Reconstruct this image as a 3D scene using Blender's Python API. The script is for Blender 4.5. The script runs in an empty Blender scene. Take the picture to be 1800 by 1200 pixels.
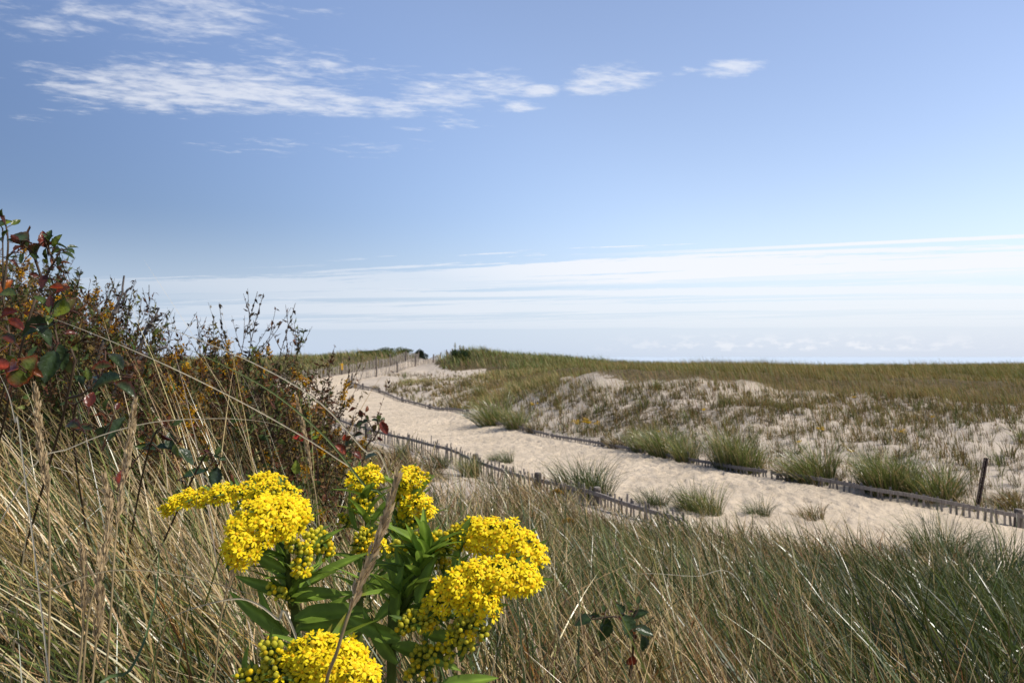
import bpy, math, random
import numpy as np
from mathutils import Vector, Matrix
random.seed(7)
RNG = np.random.default_rng(11)
S = bpy.context.scene
COL = S.collection
F, CX, HZ, H = 1400.0, 900.0, 627.0, 2.2          # lens and eye height measured from the photograph
PI = math.pi

def at(px, py, Y):
    return np.array([(px - CX) / F * Y, Y, H - (py - HZ) / F * Y])

# ------------------------------------------------------------------ mesh helpers
class MB:
    """collects vertices, quads, tris and a colour per vertex; build() links ONE mesh object"""
    def __init__(self):
        self.V, self.Q, self.T, self.C, self.n = [], [], [], [], 0
    def add(self, V, Q=None, T=None, C=(1, 1, 1)):
        V = np.asarray(V, dtype=np.float64).reshape(-1, 3)
        if Q is not None and len(Q): self.Q.append(np.asarray(Q, dtype=np.int64).reshape(-1, 4) + self.n)
        if T is not None and len(T): self.T.append(np.asarray(T, dtype=np.int64).reshape(-1, 3) + self.n)
        C = np.asarray(C, dtype=np.float64)
        if C.ndim == 1: C = np.tile(C, (len(V), 1))
        self.V.append(V); self.C.append(C); self.n += len(V)
    def mesh(self, name, mat, smooth=True):
        V = np.concatenate(self.V); C = np.concatenate(self.C)
        Q = np.concatenate(self.Q) if self.Q else np.zeros((0, 4), np.int64)
        T = np.concatenate(self.T) if self.T else np.zeros((0, 3), np.int64)
        me = bpy.data.meshes.new(name)
        me.vertices.add(len(V)); me.vertices.foreach_set('co', V.astype(np.float32).ravel())
        li = np.concatenate([Q.ravel(), T.ravel()]).astype(np.int32)
        me.loops.add(len(li)); me.loops.foreach_set('vertex_index', li)
        np_ = len(Q) + len(T)
        me.polygons.add(np_)
        st = np.concatenate([np.arange(len(Q)) * 4, len(Q) * 4 + np.arange(len(T)) * 3]).astype(np.int32)
        me.polygons.foreach_set('loop_start', st)
        me.polygons.foreach_set('use_smooth', np.full(np_, smooth, dtype=bool))
        me.update(calc_edges=True)
        at_ = me.color_attributes.new('Col', 'FLOAT_COLOR', 'POINT')
        at_.data.foreach_set('color', np.concatenate([C[:, :3], np.ones((len(C), 1))], 1).astype(np.float32).ravel())
        if mat: me.materials.append(mat)
        return me
    def build(self, name, mat, parent=None, smooth=True):
        o = bpy.data.objects.new(name, self.mesh(name, mat, smooth))
        COL.objects.link(o); o.parent = parent
        return o

def tag(o, label=None, cat=None, group=None, kind=None):
    if label: o['label'] = label
    if cat: o['category'] = cat
    if group: o['group'] = group
    if kind: o['kind'] = kind
    return o

def empty(name, loc=(0, 0, 0), rz=0.0, label=None, cat=None, group=None):
    o = bpy.data.objects.new(name, None); COL.objects.link(o)
    o.location = loc; o.rotation_euler = (0, 0, rz); o.empty_display_size = 0.05
    return tag(o, label, cat, group)

def child(name, mesh, parent):
    o = bpy.data.objects.new(name, mesh); COL.objects.link(o); o.parent = parent
    return o

def copy_tree(src, parts):
    """a copy of a thing with copies of its parts (sharing mesh data)"""
    c = src.copy(); COL.objects.link(c)
    for p in parts:
        q = p.copy(); COL.objects.link(q); q.parent = c
    return c

def norm(v):
    v = np.asarray(v, float); l = np.linalg.norm(v, axis=-1, keepdims=True)
    return v / np.maximum(l, 1e-9)

def smooth_curve(P, n):
    """Catmull-Rom through control points"""
    P = np.asarray(P, float)
    if len(P) == 2: return P[0] + (P[1] - P[0]) * np.linspace(0, 1, n)[:, None]
    A = np.vstack([2 * P[0] - P[1], P, 2 * P[-1] - P[-2]])
    t = np.linspace(0, len(P) - 1 - 1e-6, n); i = t.astype(int); f = (t - i)[:, None]
    p0, p1, p2, p3 = A[i], A[i + 1], A[i + 2], A[i + 3]
    return .5 * (2 * p1 + (p2 - p0) * f + (2 * p0 - 5 * p1 + 4 * p2 - p3) * f ** 2 + (3 * p1 - p0 - 3 * p2 + p3) * f ** 3)

def tube(mb, P, R, C, n=5):
    P = np.asarray(P, float); m = len(P)
    R = np.broadcast_to(np.asarray(R, float), (m,))
    d = norm(np.gradient(P, axis=0))
    ref = np.array([0.31, 0.52, 0.8]) if abs(d[m // 2][2]) < .9 else np.array([1, .2, 0.])
    u = norm(np.cross(d, ref)); w = np.cross(d, u)
    a = np.linspace(0, 2 * PI, n, endpoint=False)
    V = P[:, None] + R[:, None, None] * (np.cos(a)[None, :, None] * u[:, None] + np.sin(a)[None, :, None] * w[:, None])
    i, j = np.meshgrid(np.arange(m - 1), np.arange(n), indexing='ij'); k = (j + 1) % n
    Q = np.stack([i * n + j, i * n + k, (i + 1) * n + k, (i + 1) * n + j], -1).reshape(-1, 4)
    C = np.asarray(C, float)
    if C.ndim == 2: C = np.repeat(C, n, 0)
    mb.add(V.reshape(-1, 3), Q, None, C)

def box(mb, c, ax, ay, az, C, taper=1.0):
    """box with half-axis vectors ax, ay, az round centre c"""
    c, ax, ay, az = [np.asarray(v, float) for v in (c, ax, ay, az)]
    V = []
    for sz in (-1, 1):
        k = 1.0 if sz < 0 else taper
        for sx, sy in ((-1, -1), (1, -1), (1, 1), (-1, 1)):
            V.append(c + ax * sx * k + ay * sy * k + az * sz)
    mb.add(V, [(0, 3, 2, 1), (4, 5, 6, 7), (0, 1, 5, 4), (1, 2, 6, 5), (2, 3, 7, 6), (3, 0, 4, 7)], None, C)

# ------------------------------------------------------------------ materials
def new_mat(name):
    m = bpy.data.materials.new(name); m.use_nodes = True
    nt = m.node_tree; nt.nodes.clear()
    return m, nt

def N(nt, typ, **kw):
    n = nt.nodes.new(typ)
    for k, v in kw.items():
        if k.startswith('i_'): n.inputs[int(k[2:]) if k[2:].isdigit() else k[2:].replace('_', ' ')].default_value = v
        else: setattr(n, k, v)
    return n

def leaf_mat(name, rough=.45, trans=.35, spec=.5, noise=None, bump=None):
    """thin plant matter: colour from the Col attribute, broken up by noise, part of the light passes through"""
    m, nt = new_mat(name); L = nt.links.new
    out = N(nt, 'ShaderNodeOutputMaterial'); at_ = N(nt, 'ShaderNodeAttribute', attribute_name='Col')
    col = at_.outputs['Color']
    if noise:
        tc = N(nt, 'ShaderNodeNewGeometry'); nz = N(nt, 'ShaderNodeTexNoise'); nz.inputs['Scale'].default_value = noise[0]
        nz.inputs['Detail'].default_value = 4
        L(tc.outputs['Position'], nz.inputs['Vector'])
        mr = N(nt, 'ShaderNodeMapRange'); mr.inputs['From Min'].default_value = .25; mr.inputs['From Max'].default_value = .75
        mr.inputs['To Min'].default_value = 1 - noise[1]; mr.inputs['To Max'].default_value = 1 + noise[1]
        L(nz.outputs['Fac'], mr.inputs['Value'])
        mx = N(nt, 'ShaderNodeVectorMath', operation='SCALE'); L(col, mx.inputs[0]); L(mr.outputs['Result'], mx.inputs['Scale'])
        col = mx.outputs['Vector']
    b = N(nt, 'ShaderNodeBsdfPrincipled'); b.inputs['Roughness'].default_value = rough
    b.inputs['Specular IOR Level'].default_value = spec
    L(col, b.inputs['Base Color'])
    if bump:
        geo = N(nt, 'ShaderNodeNewGeometry'); n2 = N(nt, 'ShaderNodeTexNoise'); n2.inputs['Scale'].default_value = bump[0]
        L(geo.outputs['Position'], n2.inputs['Vector'])
        bp = N(nt, 'ShaderNodeBump'); bp.inputs['Strength'].default_value = bump[1]; bp.inputs['Distance'].default_value = bump[2]
        L(n2.outputs['Fac'], bp.inputs['Height']); L(bp.outputs['Normal'], b.inputs['Normal'])
    if trans > 0:
        t = N(nt, 'ShaderNodeBsdfTranslucent'); L(col, t.inputs['Color'])
        mix = N(nt, 'ShaderNodeMixShader'); mix.inputs[0].default_value = trans
        L(b.outputs[0], mix.inputs[1]); L(t.outputs[0], mix.inputs[2]); L(mix.outputs[0], out.inputs[0])
    else:
        L(b.outputs[0], out.inputs[0])
    return m

M_GRASS = leaf_mat('beach grass blade', .29, .30, .50, (7., .25))
M_FAR = leaf_mat('distant grass blade', .5, .30, .35, (.7, .22))
M_LEAF = leaf_mat('soft green leaf', .5, .42, .2, (45., .28))
M_ROSE = leaf_mat('glossy leathery leaf', .3, .36, .45, (70., .5), (160., .6, .003))
M_DARK = leaf_mat('dry dark leaf', .6, .22, .3, (40., .35))
M_PETAL = leaf_mat('yellow petal', .55, .36, .2, (150., .06))
M_STRAW = leaf_mat('straw', .5, .25, .4, (90., .22))
M_STEM = leaf_mat('woody stem', .7, 0, .3, (60., .35))

def wood_mat():
    m, nt = new_mat('weathered grey wood'); L = nt.links.new
    out = N(nt, 'ShaderNodeOutputMaterial'); b = N(nt, 'ShaderNodeBsdfPrincipled'); b.inputs['Roughness'].default_value = .85
    b.inputs['Specular IOR Level'].default_value = .25
    g = N(nt, 'ShaderNodeNewGeometry'); mp = N(nt, 'ShaderNodeMapping'); mp.inputs['Scale'].default_value = (60, 60, 5)
    L(g.outputs['Position'], mp.inputs['Vector'])
    nz = N(nt, 'ShaderNodeTexNoise'); nz.inputs['Scale'].default_value = 1.; nz.inputs['Detail'].default_value = 5
    L(mp.outputs[0], nz.inputs['Vector'])
    cr = N(nt, 'ShaderNodeValToRGB'); cr.color_ramp.elements[0].position = .3; cr.color_ramp.elements[1].position = .72
    cr.color_ramp.elements[0].color = (.55, .52, .5, 1); cr.color_ramp.elements[1].color = (1.25, 1.22, 1.2, 1)
    L(nz.outputs['Fac'], cr.inputs[0])
    a = N(nt, 'ShaderNodeAttribute', attribute_name='Col')
    mx = N(nt, 'ShaderNodeMix', data_type='RGBA', blend_type='MULTIPLY'); mx.inputs[0].default_value = 1
    L(a.outputs['Color'], mx.inputs[6]); L(cr.outputs[0], mx.inputs[7]); L(mx.outputs[2], b.inputs['Base Color'])
    bp = N(nt, 'ShaderNodeBump'); bp.inputs['Strength'].default_value = .5; bp.inputs['Distance'].default_value = .004
    L(nz.outputs['Fac'], bp.inputs['Height']); L(bp.outputs[0], b.inputs['Normal']); L(b.outputs[0], out.inputs[0])
    return m
M_WOOD = wood_mat()

def sand_mat(name, tint, relief=(6., .7)):
    """Col.r = how much plant litter lies on the sand; tint = clean dry sand"""
    m, nt = new_mat(name); L = nt.links.new
    out = N(nt, 'ShaderNodeOutputMaterial'); b = N(nt, 'ShaderNodeBsdfPrincipled'); b.inputs['Roughness'].default_value = .95
    b.inputs['Specular IOR Level'].default_value = .12
    g = N(nt, 'ShaderNodeNewGeometry')
    n1 = N(nt, 'ShaderNodeTexNoise'); n1.inputs['Scale'].default_value = .9; n1.inputs['Detail'].default_value = 8; n1.inputs['Roughness'].default_value = .65
    n2 = N(nt, 'ShaderNodeTexNoise'); n2.inputs['Scale'].default_value = 90; n2.inputs['Detail'].default_value = 3
    n3 = N(nt, 'ShaderNodeTexNoise'); n3.inputs['Scale'].default_value = relief[0]; n3.inputs['Detail'].default_value = 6; n3.inputs['Roughness'].default_value = .6
    for n in (n1, n2, n3): L(g.outputs['Position'], n.inputs['Vector'])
    cr = N(nt, 'ShaderNodeValToRGB'); e = cr.color_ramp.elements
    e[0].position = .32; e[1].position = .7
    e[0].color = tuple(c * .80 for c in tint) + (1,); e[1].color = tuple(c * 1.09 for c in tint) + (1,)
    L(n1.outputs['Fac'], cr.inputs[0])
    c2 = N(nt, 'ShaderNodeValToRGB'); e = c2.color_ramp.elements
    e[0].position = .3; e[1].position = .65; e[0].color = (.78, .76, .74, 1); e[1].color = (1.08, 1.08, 1.08, 1)
    L(n2.outputs['Fac'], c2.inputs[0])
    mx = N(nt, 'ShaderNodeMix', data_type='RGBA', blend_type='MULTIPLY'); mx.inputs[0].default_value = 1
    L(cr.outputs[0], mx.inputs[6]); L(c2.outputs[0], mx.inputs[7])
    lit = N(nt, 'ShaderNodeValToRGB'); e = lit.color_ramp.elements
    e[0].position = .3; e[1].position = .7; e[0].color = (.035, .028, .014, 1); e[1].color = (.17, .125, .065, 1)
    L(n3.outputs['Fac'], lit.inputs[0])
    a = N(nt, 'ShaderNodeAttribute', attribute_name='Col'); sp = N(nt, 'ShaderNodeSeparateColor'); L(a.outputs['Color'], sp.inputs[0])
    ad = N(nt, 'ShaderNodeMath', operation='ADD'); L(sp.outputs[0], ad.inputs[0])
    sc = N(nt, 'ShaderNodeMapRange'); sc.inputs['From Min'].default_value = .3; sc.inputs['From Max'].default_value = .7
    sc.inputs['To Min'].default_value = -.3; sc.inputs['To Max'].default_value = .3; L(n3.outputs['Fac'], sc.inputs['Value'])
    mm = N(nt, 'ShaderNodeMath', operation='MULTIPLY'); L(sc.outputs[0], mm.inputs[0])
    s4 = N(nt, 'ShaderNodeMath', operation='MULTIPLY'); s4.inputs[1].default_value = 2.; s4.use_clamp = True
    L(sp.outputs[0], s4.inputs[0]); L(s4.outputs[0], mm.inputs[1]); L(mm.outputs[0], ad.inputs[1])
    st = N(nt, 'ShaderNodeMapRange', interpolation_type='SMOOTHSTEP'); st.inputs['From Min'].default_value = .25; st.inputs['From Max'].default_value = .6
    L(ad.outputs[0], st.inputs['Value'])
    m2 = N(nt, 'ShaderNodeMix', data_type='RGBA'); L(st.outputs[0], m2.inputs[0]); L(mx.outputs[2], m2.inputs[6]); L(lit.outputs[0], m2.inputs[7])
    L(m2.outputs[2], b.inputs['Base Color'])
    bp = N(nt, 'ShaderNodeBump'); bp.inputs['Strength'].default_value = relief[1]; bp.inputs['Distance'].default_value = .06
    L(n3.outputs['Fac'], bp.inputs['Height'])
    b2 = N(nt, 'ShaderNodeBump'); b2.inputs['Strength'].default_value = .35; b2.inputs['Distance'].default_value = .004
    L(n2.outputs['Fac'], b2.inputs['Height']); L(bp.outputs[0], b2.inputs['Normal']); L(b2.outputs[0], b.inputs['Normal'])
    L(b.outputs[0], out.inputs[0])
    return m

def plain_mat(name, col, rough=.5, metal=0., noise=0.25):
    m, nt = new_mat(name); L = nt.links.new
    out = N(nt, 'ShaderNodeOutputMaterial'); b = N(nt, 'ShaderNodeBsdfPrincipled')
    b.inputs['Roughness'].default_value = rough; b.inputs['Metallic'].default_value = metal
    g = N(nt, 'ShaderNodeNewGeometry'); nz = N(nt, 'ShaderNodeTexNoise'); nz.inputs['Scale'].default_value = 35; nz.inputs['Detail'].default_value = 5
    L(g.outputs['Position'], nz.inputs['Vector'])
    cr = N(nt, 'ShaderNodeValToRGB'); e = cr.color_ramp.elements; e[0].position = .3; e[1].position = .7
    e[0].color = tuple(c * (1 - noise) for c in col) + (1,); e[1].color = tuple(min(1, c * (1 + noise)) for c in col) + (1,)
    L(nz.outputs['Fac'], cr.inputs[0]); L(cr.outputs[0], b.inputs['Base Color']); L(b.outputs[0], out.inputs[0])
    return m

# ------------------------------------------------------------------ plan of the place
# fence and path edges: (x, y, z of the sand)
RIGHT = [(12, 11.2, -.6), (7.7, 12.0, -.4), (6.97, 12.2, -.25), (6.3, 12.6, -.15), (5.6, 13.07, -.05), (4.48, 14.6, 0), (3.8, 16.1, 0), (2.97, 18.1, 0),
         (2.23, 19.5, 0), (.93, 21.8, 0), (-.93, 26.1, 0), (-3.3, 33, 0), (-5.57, 39, .03), (-8.9, 48, .18), (-11.3, 55, .2)]
RIGHT_BACK = [(-11.3, 55, .2), (-11.0, 56, .45), (-9.8, 59, .77), (-9.0, 63, .98), (-7.6, 70, 1.25), (-7.0, 78, 1.59)]
LEFT_EDGE = [(11, 6.0, -.45), (8, 6.6, -.35), (6.2, 7.2, -.25), (4.6, 8.0, -.15), (3.2, 9.2, -.05), (2.2, 10.2, 0), (1.6, 11.1, 0), (1.19, 11.9, 0), (.46, 12.9, 0),
             (-.58, 14.8, 0), (-1.25, 16.4, 0), (-2.3, 18.4, .02), (-4.6, 23, .03), (-7, 29, .05), (-10, 37, .1), (-13, 46, .25), (-15.6, 52.5, .38)]
LEFT_BACK = [(-15.6, 52.5, .38), (-15.2, 55, .45), (-13.8, 59, .64), (-12, 65, 1.0), (-10.95, 73, 1.26), (-9.66, 82, 1.56)]
CTRL = RIGHT + RIGHT_BACK[1:] + LEFT_EDGE + LEFT_BACK[1:]
CTRL += [(-8.3, 86, 1.75), (-7, 95, 1.6), (-8.5, 95, 1.6), (-6, 110, .6), (-8, 130, -.5)]
def C3(px, py, Y): return tuple(at(px, py, Y))
TRANS = [(850, 665, 41), (900, 668, 35), (960, 675, 30), (1050, 663, 27), (1150, 665, 26), (1300, 669, 25.5), (1400, 690, 24.5), (1500, 698, 23.5), (1600, 705, 22.5),
         (1700, 715, 21.5), (1800, 712, 21), (1950, 705, 21), (2150, 705, 22)]
CTRL += [C3(*t) for t in TRANS[2:]]
CTRL += [C3(1100, 735, 21.8), C3(1300, 765, 18.5), C3(1500, 790, 16.5), C3(1700, 815, 14.8), C3(1850, 830, 14.2), C3(900, 705, 32), C3(800, 685, 41), C3(720, 676, 50),
         C3(1000, 650, 44), C3(1100, 652, 46), C3(1250, 654, 46), C3(1400, 656, 46), C3(1550, 657, 46), C3(1640, 663, 46), C3(1720, 658, 46), C3(1800, 654, 46), C3(2000, 655, 46),
         (5, 70, 1.5), (20, 75, 1.25), (36, 72, 1.05), (46, 72, 1.3), (70, 80, 1.2), (90, 60, 1.2), (60, 40, 1.1), (35, 24, .9), (30, 12, .3), (16, 12, -.1), (20, 4, -.3),
         C3(850, 653, 58), C3(900, 653, 56), C3(760, 668, 55), (-4.4, 62, 1.35), (-4.8, 67, 2.3), (-2.4, 67, 2.65), (0, 68, 1.98), (2.4, 68, 1.65), (-3, 80, 2.2), (3, 90, 1.6),
         (10, 130, .2), (40, 130, -.2), (80, 130, -.2), (-40, 130, .5), (0, 180, -4), (60, 180, -4), (-60, 180, -4), (120, 150, -4), (-120, 150, -4),
         (-18, 66, 1.5), (-16, 75, 2.05), (-20, 78, 1.9), (-13.2, 76, 2.0), (-12.2, 84, 2.35), (-26, 80, 1.7), (-40, 80, 1.6), (-60, 70, 1.6), (-17.6, 56, .9), (-20, 45, .8), (-26, 50, 1.4)]
CTRL += [(0, 0, 1.25), (0, -3, 1.4), (4, -3, 1.0), (-4, -3, 1.8), (0, 1.2, 1.2), (0, 2, 1.12), (0, 3, .98), (0, 5, .66), (0, 8, .27), (0, 10.5, .06), (-.9, 12.5, .02),
         (1.5, 2, 1.03), (2.5, 4, .6), (3.8, 5.6, .25), (5, 7, -.05), (8, 4, .1), (12, 0, .2), (1.5, 8, .16), (2, 6, .42), (3, 7.6, .12), (1, 3.5, .85),
         (-.75, 3, 1.26), (-1.1, 3, 1.40), (-1.5, 3, 1.53), (-1.9, 3, 1.64), (-1, 1.5, 1.36), (-.5, 1.6, 1.26), (-2.2, 2, 1.7), (-2.6, 3.6, 1.7), (-3.5, 4.5, 1.75), (-1.3, 4.2, 1.25),
         (-.9, 5.5, .8), (-2, 6, .95), (-3.5, 7, 1.1), (-1.4, 8, .4), (-3, 10, .45), (-2.2, 13, .15), (-5, 15, .35), (-5.5, 19, .25), (-8, 12, 1.1), (-8, 24, .4), (-12, 30, .6), (-14, 15, 1.5), (-25, 20, 1.5), (-40, 40, 1.4)]
CP = np.array(CTRL, float)
_key = {}
for p in CP: _key[(round(p[0], 2), round(p[1], 2))] = p
CP = np.array(list(_key.values()))
CMQ = 1.2
def _phi(d2): return np.sqrt(d2 + CMQ ** 2)
_A = _phi(((CP[:, None, :2] - CP[None, :, :2]) ** 2).sum(-1))
_P = np.c_[np.ones(len(CP)), CP[:, :2]]
_M = np.block([[_A + 0.02 * np.eye(len(CP)) * -1, _P], [_P.T, np.zeros((3, 3))]])
_W = np.linalg.solve(_M, np.r_[CP[:, 2], 0, 0, 0])
PATH_POLY = np.array(LEFT_EDGE + LEFT_BACK[1:] + [(-8.5, 95, 0), (-7, 95, 0)] + RIGHT_BACK[::-1] + RIGHT[::-1][1:])[:, :2]

def in_poly(x, y, poly):
    x, y = np.asarray(x, float), np.asarray(y, float); r = np.zeros(x.shape, bool); n = len(poly)
    for i in range(n):
        x1, y1 = poly[i]; x2, y2 = poly[(i + 1) % n]
        if y1 == y2: continue
        c = ((y1 > y) != (y2 > y)) & (x < (x2 - x1) * (y - y1) / (y2 - y1) + x1)
        r ^= c
    return r
def poly_dist(x, y, line):
    line = np.asarray(line, float)[:, :2]; x = np.asarray(x, float); y = np.asarray(y, float)
    d = np.full(x.shape, 1e9)
    for (x1, y1), (x2, y2) in zip(line[:-1], line[1:]):
        dx, dy = x2 - x1, y2 - y1
        t = np.clip(((x - x1) * dx + (y - y1) * dy) / (dx * dx + dy * dy + 1e-12), 0, 1)
        d = np.minimum(d, np.hypot(x - x1 - t * dx, y - y1 - t * dy))
    return d
_nr = np.random.default_rng(5)
_WAVES = [(_nr.uniform(.35, .9) * s, _nr.uniform(0, 2 * PI), _nr.uniform(0, 2 * PI), a) for s, a in ((1, .030),) * 6 + ((2.6, .014),) * 8 + ((6.5, .007),) * 8]
def hummocks(x, y):
    z = np.zeros(np.shape(x))
    for k, th, ph, a in _WAVES: z = z + a * np.sin((x * math.cos(th) + y * math.sin(th)) * k * 2 + ph)
    return z
def ground(x, y):
    x = np.asarray(x, float); y = np.asarray(y, float); sh = x.shape
    X = np.stack([x.ravel(), y.ravel()], 1); z = np.empty(len(X))
    for i in range(0, len(X), 20000):
        B = X[i:i + 20000]
        z[i:i + 20000] = _phi(((B[:, None] - CP[None, :, :2]) ** 2).sum(-1)) @ _W[:-3] + _W[-3] + B @ _W[-2:]
    z = z.reshape(sh)
    d = poly_dist(x, y, np.vstack([PATH_POLY, PATH_POLY[:1]]))
    w = np.where(in_poly(x, y, PATH_POLY), 0, np.clip((d - .15) / 1.2, 0, 1))
    return z + hummocks(x, y) * w * np.clip(np.asarray(y) / 1.5, .3, 1)
def g1(x, y): return float(ground(np.array([x]), np.array([y]))[0])

def hit(px, py, y0=.8, y1=140):
    """the point of the ground seen at a photograph pixel"""
    Y = np.geomspace(y0, y1, 700); x = (px - CX) / F * Y; zr = H - (py - HZ) / F * Y
    below = np.nonzero(zr <= ground(x, Y))[0]
    i = below[0] if len(below) else len(Y) - 1
    return np.array([x[i], Y[i], g1(x[i], Y[i])])

# regions in plan
RIGHT_POLY = np.array([p[:2] for p in RIGHT + RIGHT_BACK[1:]] + [(-6, 100), (150, 100), (150, 11)])
_tp = [C3(px, py, Y - (1.1 if 1000 <= px <= 1320 else 0))[:2] for px, py, Y in TRANS]
DENSE_POLY = np.array(_tp + [(150, 22), (150, 110), (0, 110), (-2, 60), (-1.2, 50)])
NEAR_POLY = np.array([p[:2] for p in LEFT_EDGE] + [(-60, 50), (-60, -4), (20, -4), (20, 5.5)])
LEFTFAR_POLY = np.array([(-15.8, 52.5), (-15.6, 55), (-14.2, 59), (-12.4, 65), (-11.3, 73), (-10, 82), (-10, 110), (-90, 110), (-90, 52)])
HUMMOCK_POLY = np.array([(-6.3, 64.5), (-4.6, 60.5), (-1.5, 60.5), (0, 56), (3, 58), (8, 55), (8, 95), (-6, 95), (-6.6, 80)])

def smooth_noise(x, y, k, seed):
    r = np.random.default_rng(seed); z = np.zeros(np.shape(x))
    for _ in range(7):
        th, ph, q = r.uniform(0, 2 * PI), r.uniform(0, 2 * PI), k * r.uniform(.5, 1.8)
        z = z + np.sin((x * math.cos(th) + y * math.sin(th)) * q + ph)
    return z / 3.0

def litter(x, y):
    """how far plant litter covers the sand, 0..1"""
    near = in_poly(x, y, NEAR_POLY) * np.clip(poly_dist(x, y, LEFT_EDGE) / .9 - .1, 0, 1)
    # the open sandy hollow inside the near fence
    hol = np.exp(-(((x + 1.0) / .8) ** 2 + ((y - 12.2) / 1.9) ** 2))
    near = near * (1 - np.clip(hol * 1.4, 0, 1))
    dn = in_poly(x, y, DENSE_POLY) * np.clip(poly_dist(x, y, _tp) / 1.5, 0, 1)
    lf = in_poly(x, y, LEFTFAR_POLY) * .9; hm = in_poly(x, y, HUMMOCK_POLY) * .9
    face = in_poly(x, y, RIGHT_POLY) * np.clip(.20 + .2 * smooth_noise(x, y, .55, 8), 0, .4)
    return np.maximum.reduce([near, dn, lf, hm, face, (y > 96) * .8])

# ------------------------------------------------------------------ ground and path
def axis(lo, hi, step, grow, fine_lo, fine_hi):
    a = [fine_lo]; s = step
    while a[-1] < fine_hi: a.append(a[-1] + step)
    s = step
    while a[-1] < hi: s *= grow; a.append(a[-1] + s)
    s = step; b = [fine_lo]
    while b[-1] > lo: s *= grow; b.append(b[-1] - s)
    return np.array(b[:0:-1] + a)
xs = axis(-400, 400, .16, 1.035, -6, 8)
ys = axis(-30, 240, .14, 1.016, -1, 16)
GX, GY = np.meshgrid(xs, ys)
GZ = ground(GX, GY)
far_ = np.clip((np.abs(GX) - 100) / 60, 0, 1); GZ = GZ * (1 - far_) + (-4) * far_
GZ = np.where(GY > 200, -4.5, np.maximum(GZ, -4.5))
nx, ny = len(xs), len(ys)
ii, jj = np.meshgrid(np.arange(ny - 1), np.arange(nx - 1), indexing='ij')
GQ = np.stack([ii * nx + jj, ii * nx + jj + 1, (ii + 1) * nx + jj + 1, (ii + 1) * nx + jj], -1).reshape(-1, 4)
mb = MB(); lt = litter(GX, GY).ravel()
mb.add(np.stack([GX, GY, GZ], -1).reshape(-1, 3), GQ, None, np.stack([lt, lt, lt], 1))
M_SAND = sand_mat('dune sand with plant litter', (.525, .45, .365))
M_PATH = sand_mat('trodden beach sand', (.585, .49, .372), (8.5, 1.0))
tag(mb.build('dune_ground', M_SAND), kind='structure', label='pale sandy dune ground with brown plant litter')

def resample(line, n):
    line = np.asarray(line, float)[:, :2]; c = smooth_curve(line, 2000)
    s = np.r_[0, np.cumsum(np.hypot(*np.diff(c, axis=0).T))]
    u = np.linspace(0, s[-1], n)
    return np.c_[np.interp(u, s, c[:, 0]), np.interp(u, s, c[:, 1])]
n_s, n_t = 1150, 64
Lr = resample(LEFT_EDGE + LEFT_BACK[1:] + [(-8.6, 95, 0)], n_s); Rr = resample(RIGHT + RIGHT_BACK[1:] + [(-6.8, 95, 0)], n_s)
tt = np.linspace(-.05, 1.05, n_t)
PX = Lr[:, None, 0] * (1 - tt) + Rr[:, None, 0] * tt; PY = Lr[:, None, 1] * (1 - tt) + Rr[:, None, 1] * tt
PZ = ground(PX, PY)
edge = np.clip(np.minimum(tt + .05, 1.05 - tt) / .12, 0, 1)
# thousands of scuffed footprints
dim = np.zeros(PX.shape)
def dimples(X, Y, n, depth, size, rng):
    D = np.zeros(X.shape); k = rng.integers(0, X.size, n); fx, fy = X.ravel()[k] + rng.normal(0, .1, n), Y.ravel()[k] + rng.normal(0, .1, n)
    r = rng.uniform(*size, n); ang = rng.uniform(0, PI, n); dp = rng.uniform(.4, 1, n) * depth
    row = k // X.shape[1]
    for q in range(n):
        a, b = max(0, row[q] - 9), min(X.shape[0], row[q] + 10)
        dx, dy = X[a:b] - fx[q], Y[a:b] - fy[q]; c, s = math.cos(ang[q]), math.sin(ang[q])
        e = ((dx * c + dy * s) / (r[q] * 1.5)) ** 2 + ((-dx * s + dy * c) / r[q]) ** 2
        D[a:b] += dp[q] * (-np.exp(-e) + .45 * np.exp(-(np.sqrt(e) - 1.6) ** 2 * 4))
    return D
dim = dimples(PX, PY, 26000, .040, (.04, .085), np.random.default_rng(3))
dim = np.clip(dim, -.06, .05)
PZ = PZ + (.055 + dim * .8) * edge[None] - .03 * (1 - edge[None])
ii, jj = np.meshgrid(np.arange(n_s - 1), np.arange(n_t - 1), indexing='ij')
mb = MB(); mb.add(np.stack([PX, PY, PZ], -1).reshape(-1, 3), np.stack([ii * n_t + jj, ii * n_t + jj + 1, (ii + 1) * n_t + jj + 1, (ii + 1) * n_t + jj], -1).reshape(-1, 4), None, (0, 0, 0))
tag(mb.build('path', M_PATH), kind='structure', label='wide footprinted sand path curving between the fences')

# the sea beyond the dunes
def sea_mat():
    m, nt = new_mat('sea water'); L = nt.links.new
    out = N(nt, 'ShaderNodeOutputMaterial'); b = N(nt, 'ShaderNodeBsdfPrincipled'); b.inputs['Roughness'].default_value = .28
    b.inputs['Base Color'].default_value = (.50, .57, .63, 1); b.inputs['IOR'].default_value = 1.33
    g = N(nt, 'ShaderNodeNewGeometry'); nz = N(nt, 'ShaderNodeTexNoise'); nz.inputs['Scale'].default_value = .15; nz.inputs['Detail'].default_value = 6
    L(g.outputs['Position'], nz.inputs['Vector'])
    bp = N(nt, 'ShaderNodeBump'); bp.inputs['Strength'].default_value = .4; bp.inputs['Distance'].default_value = .5
    L(nz.outputs['Fac'], bp.inputs['Height']); L(bp.outputs[0], b.inputs['Normal']); L(b.outputs[0], out.inputs[0])
    return m
mb = MB(); e_ = 30000.
mb.add([(-e_, -e_, -3), (e_, -e_, -3), (e_, e_, -3), (-e_, e_, -3)], [(0, 1, 2, 3)])
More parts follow.
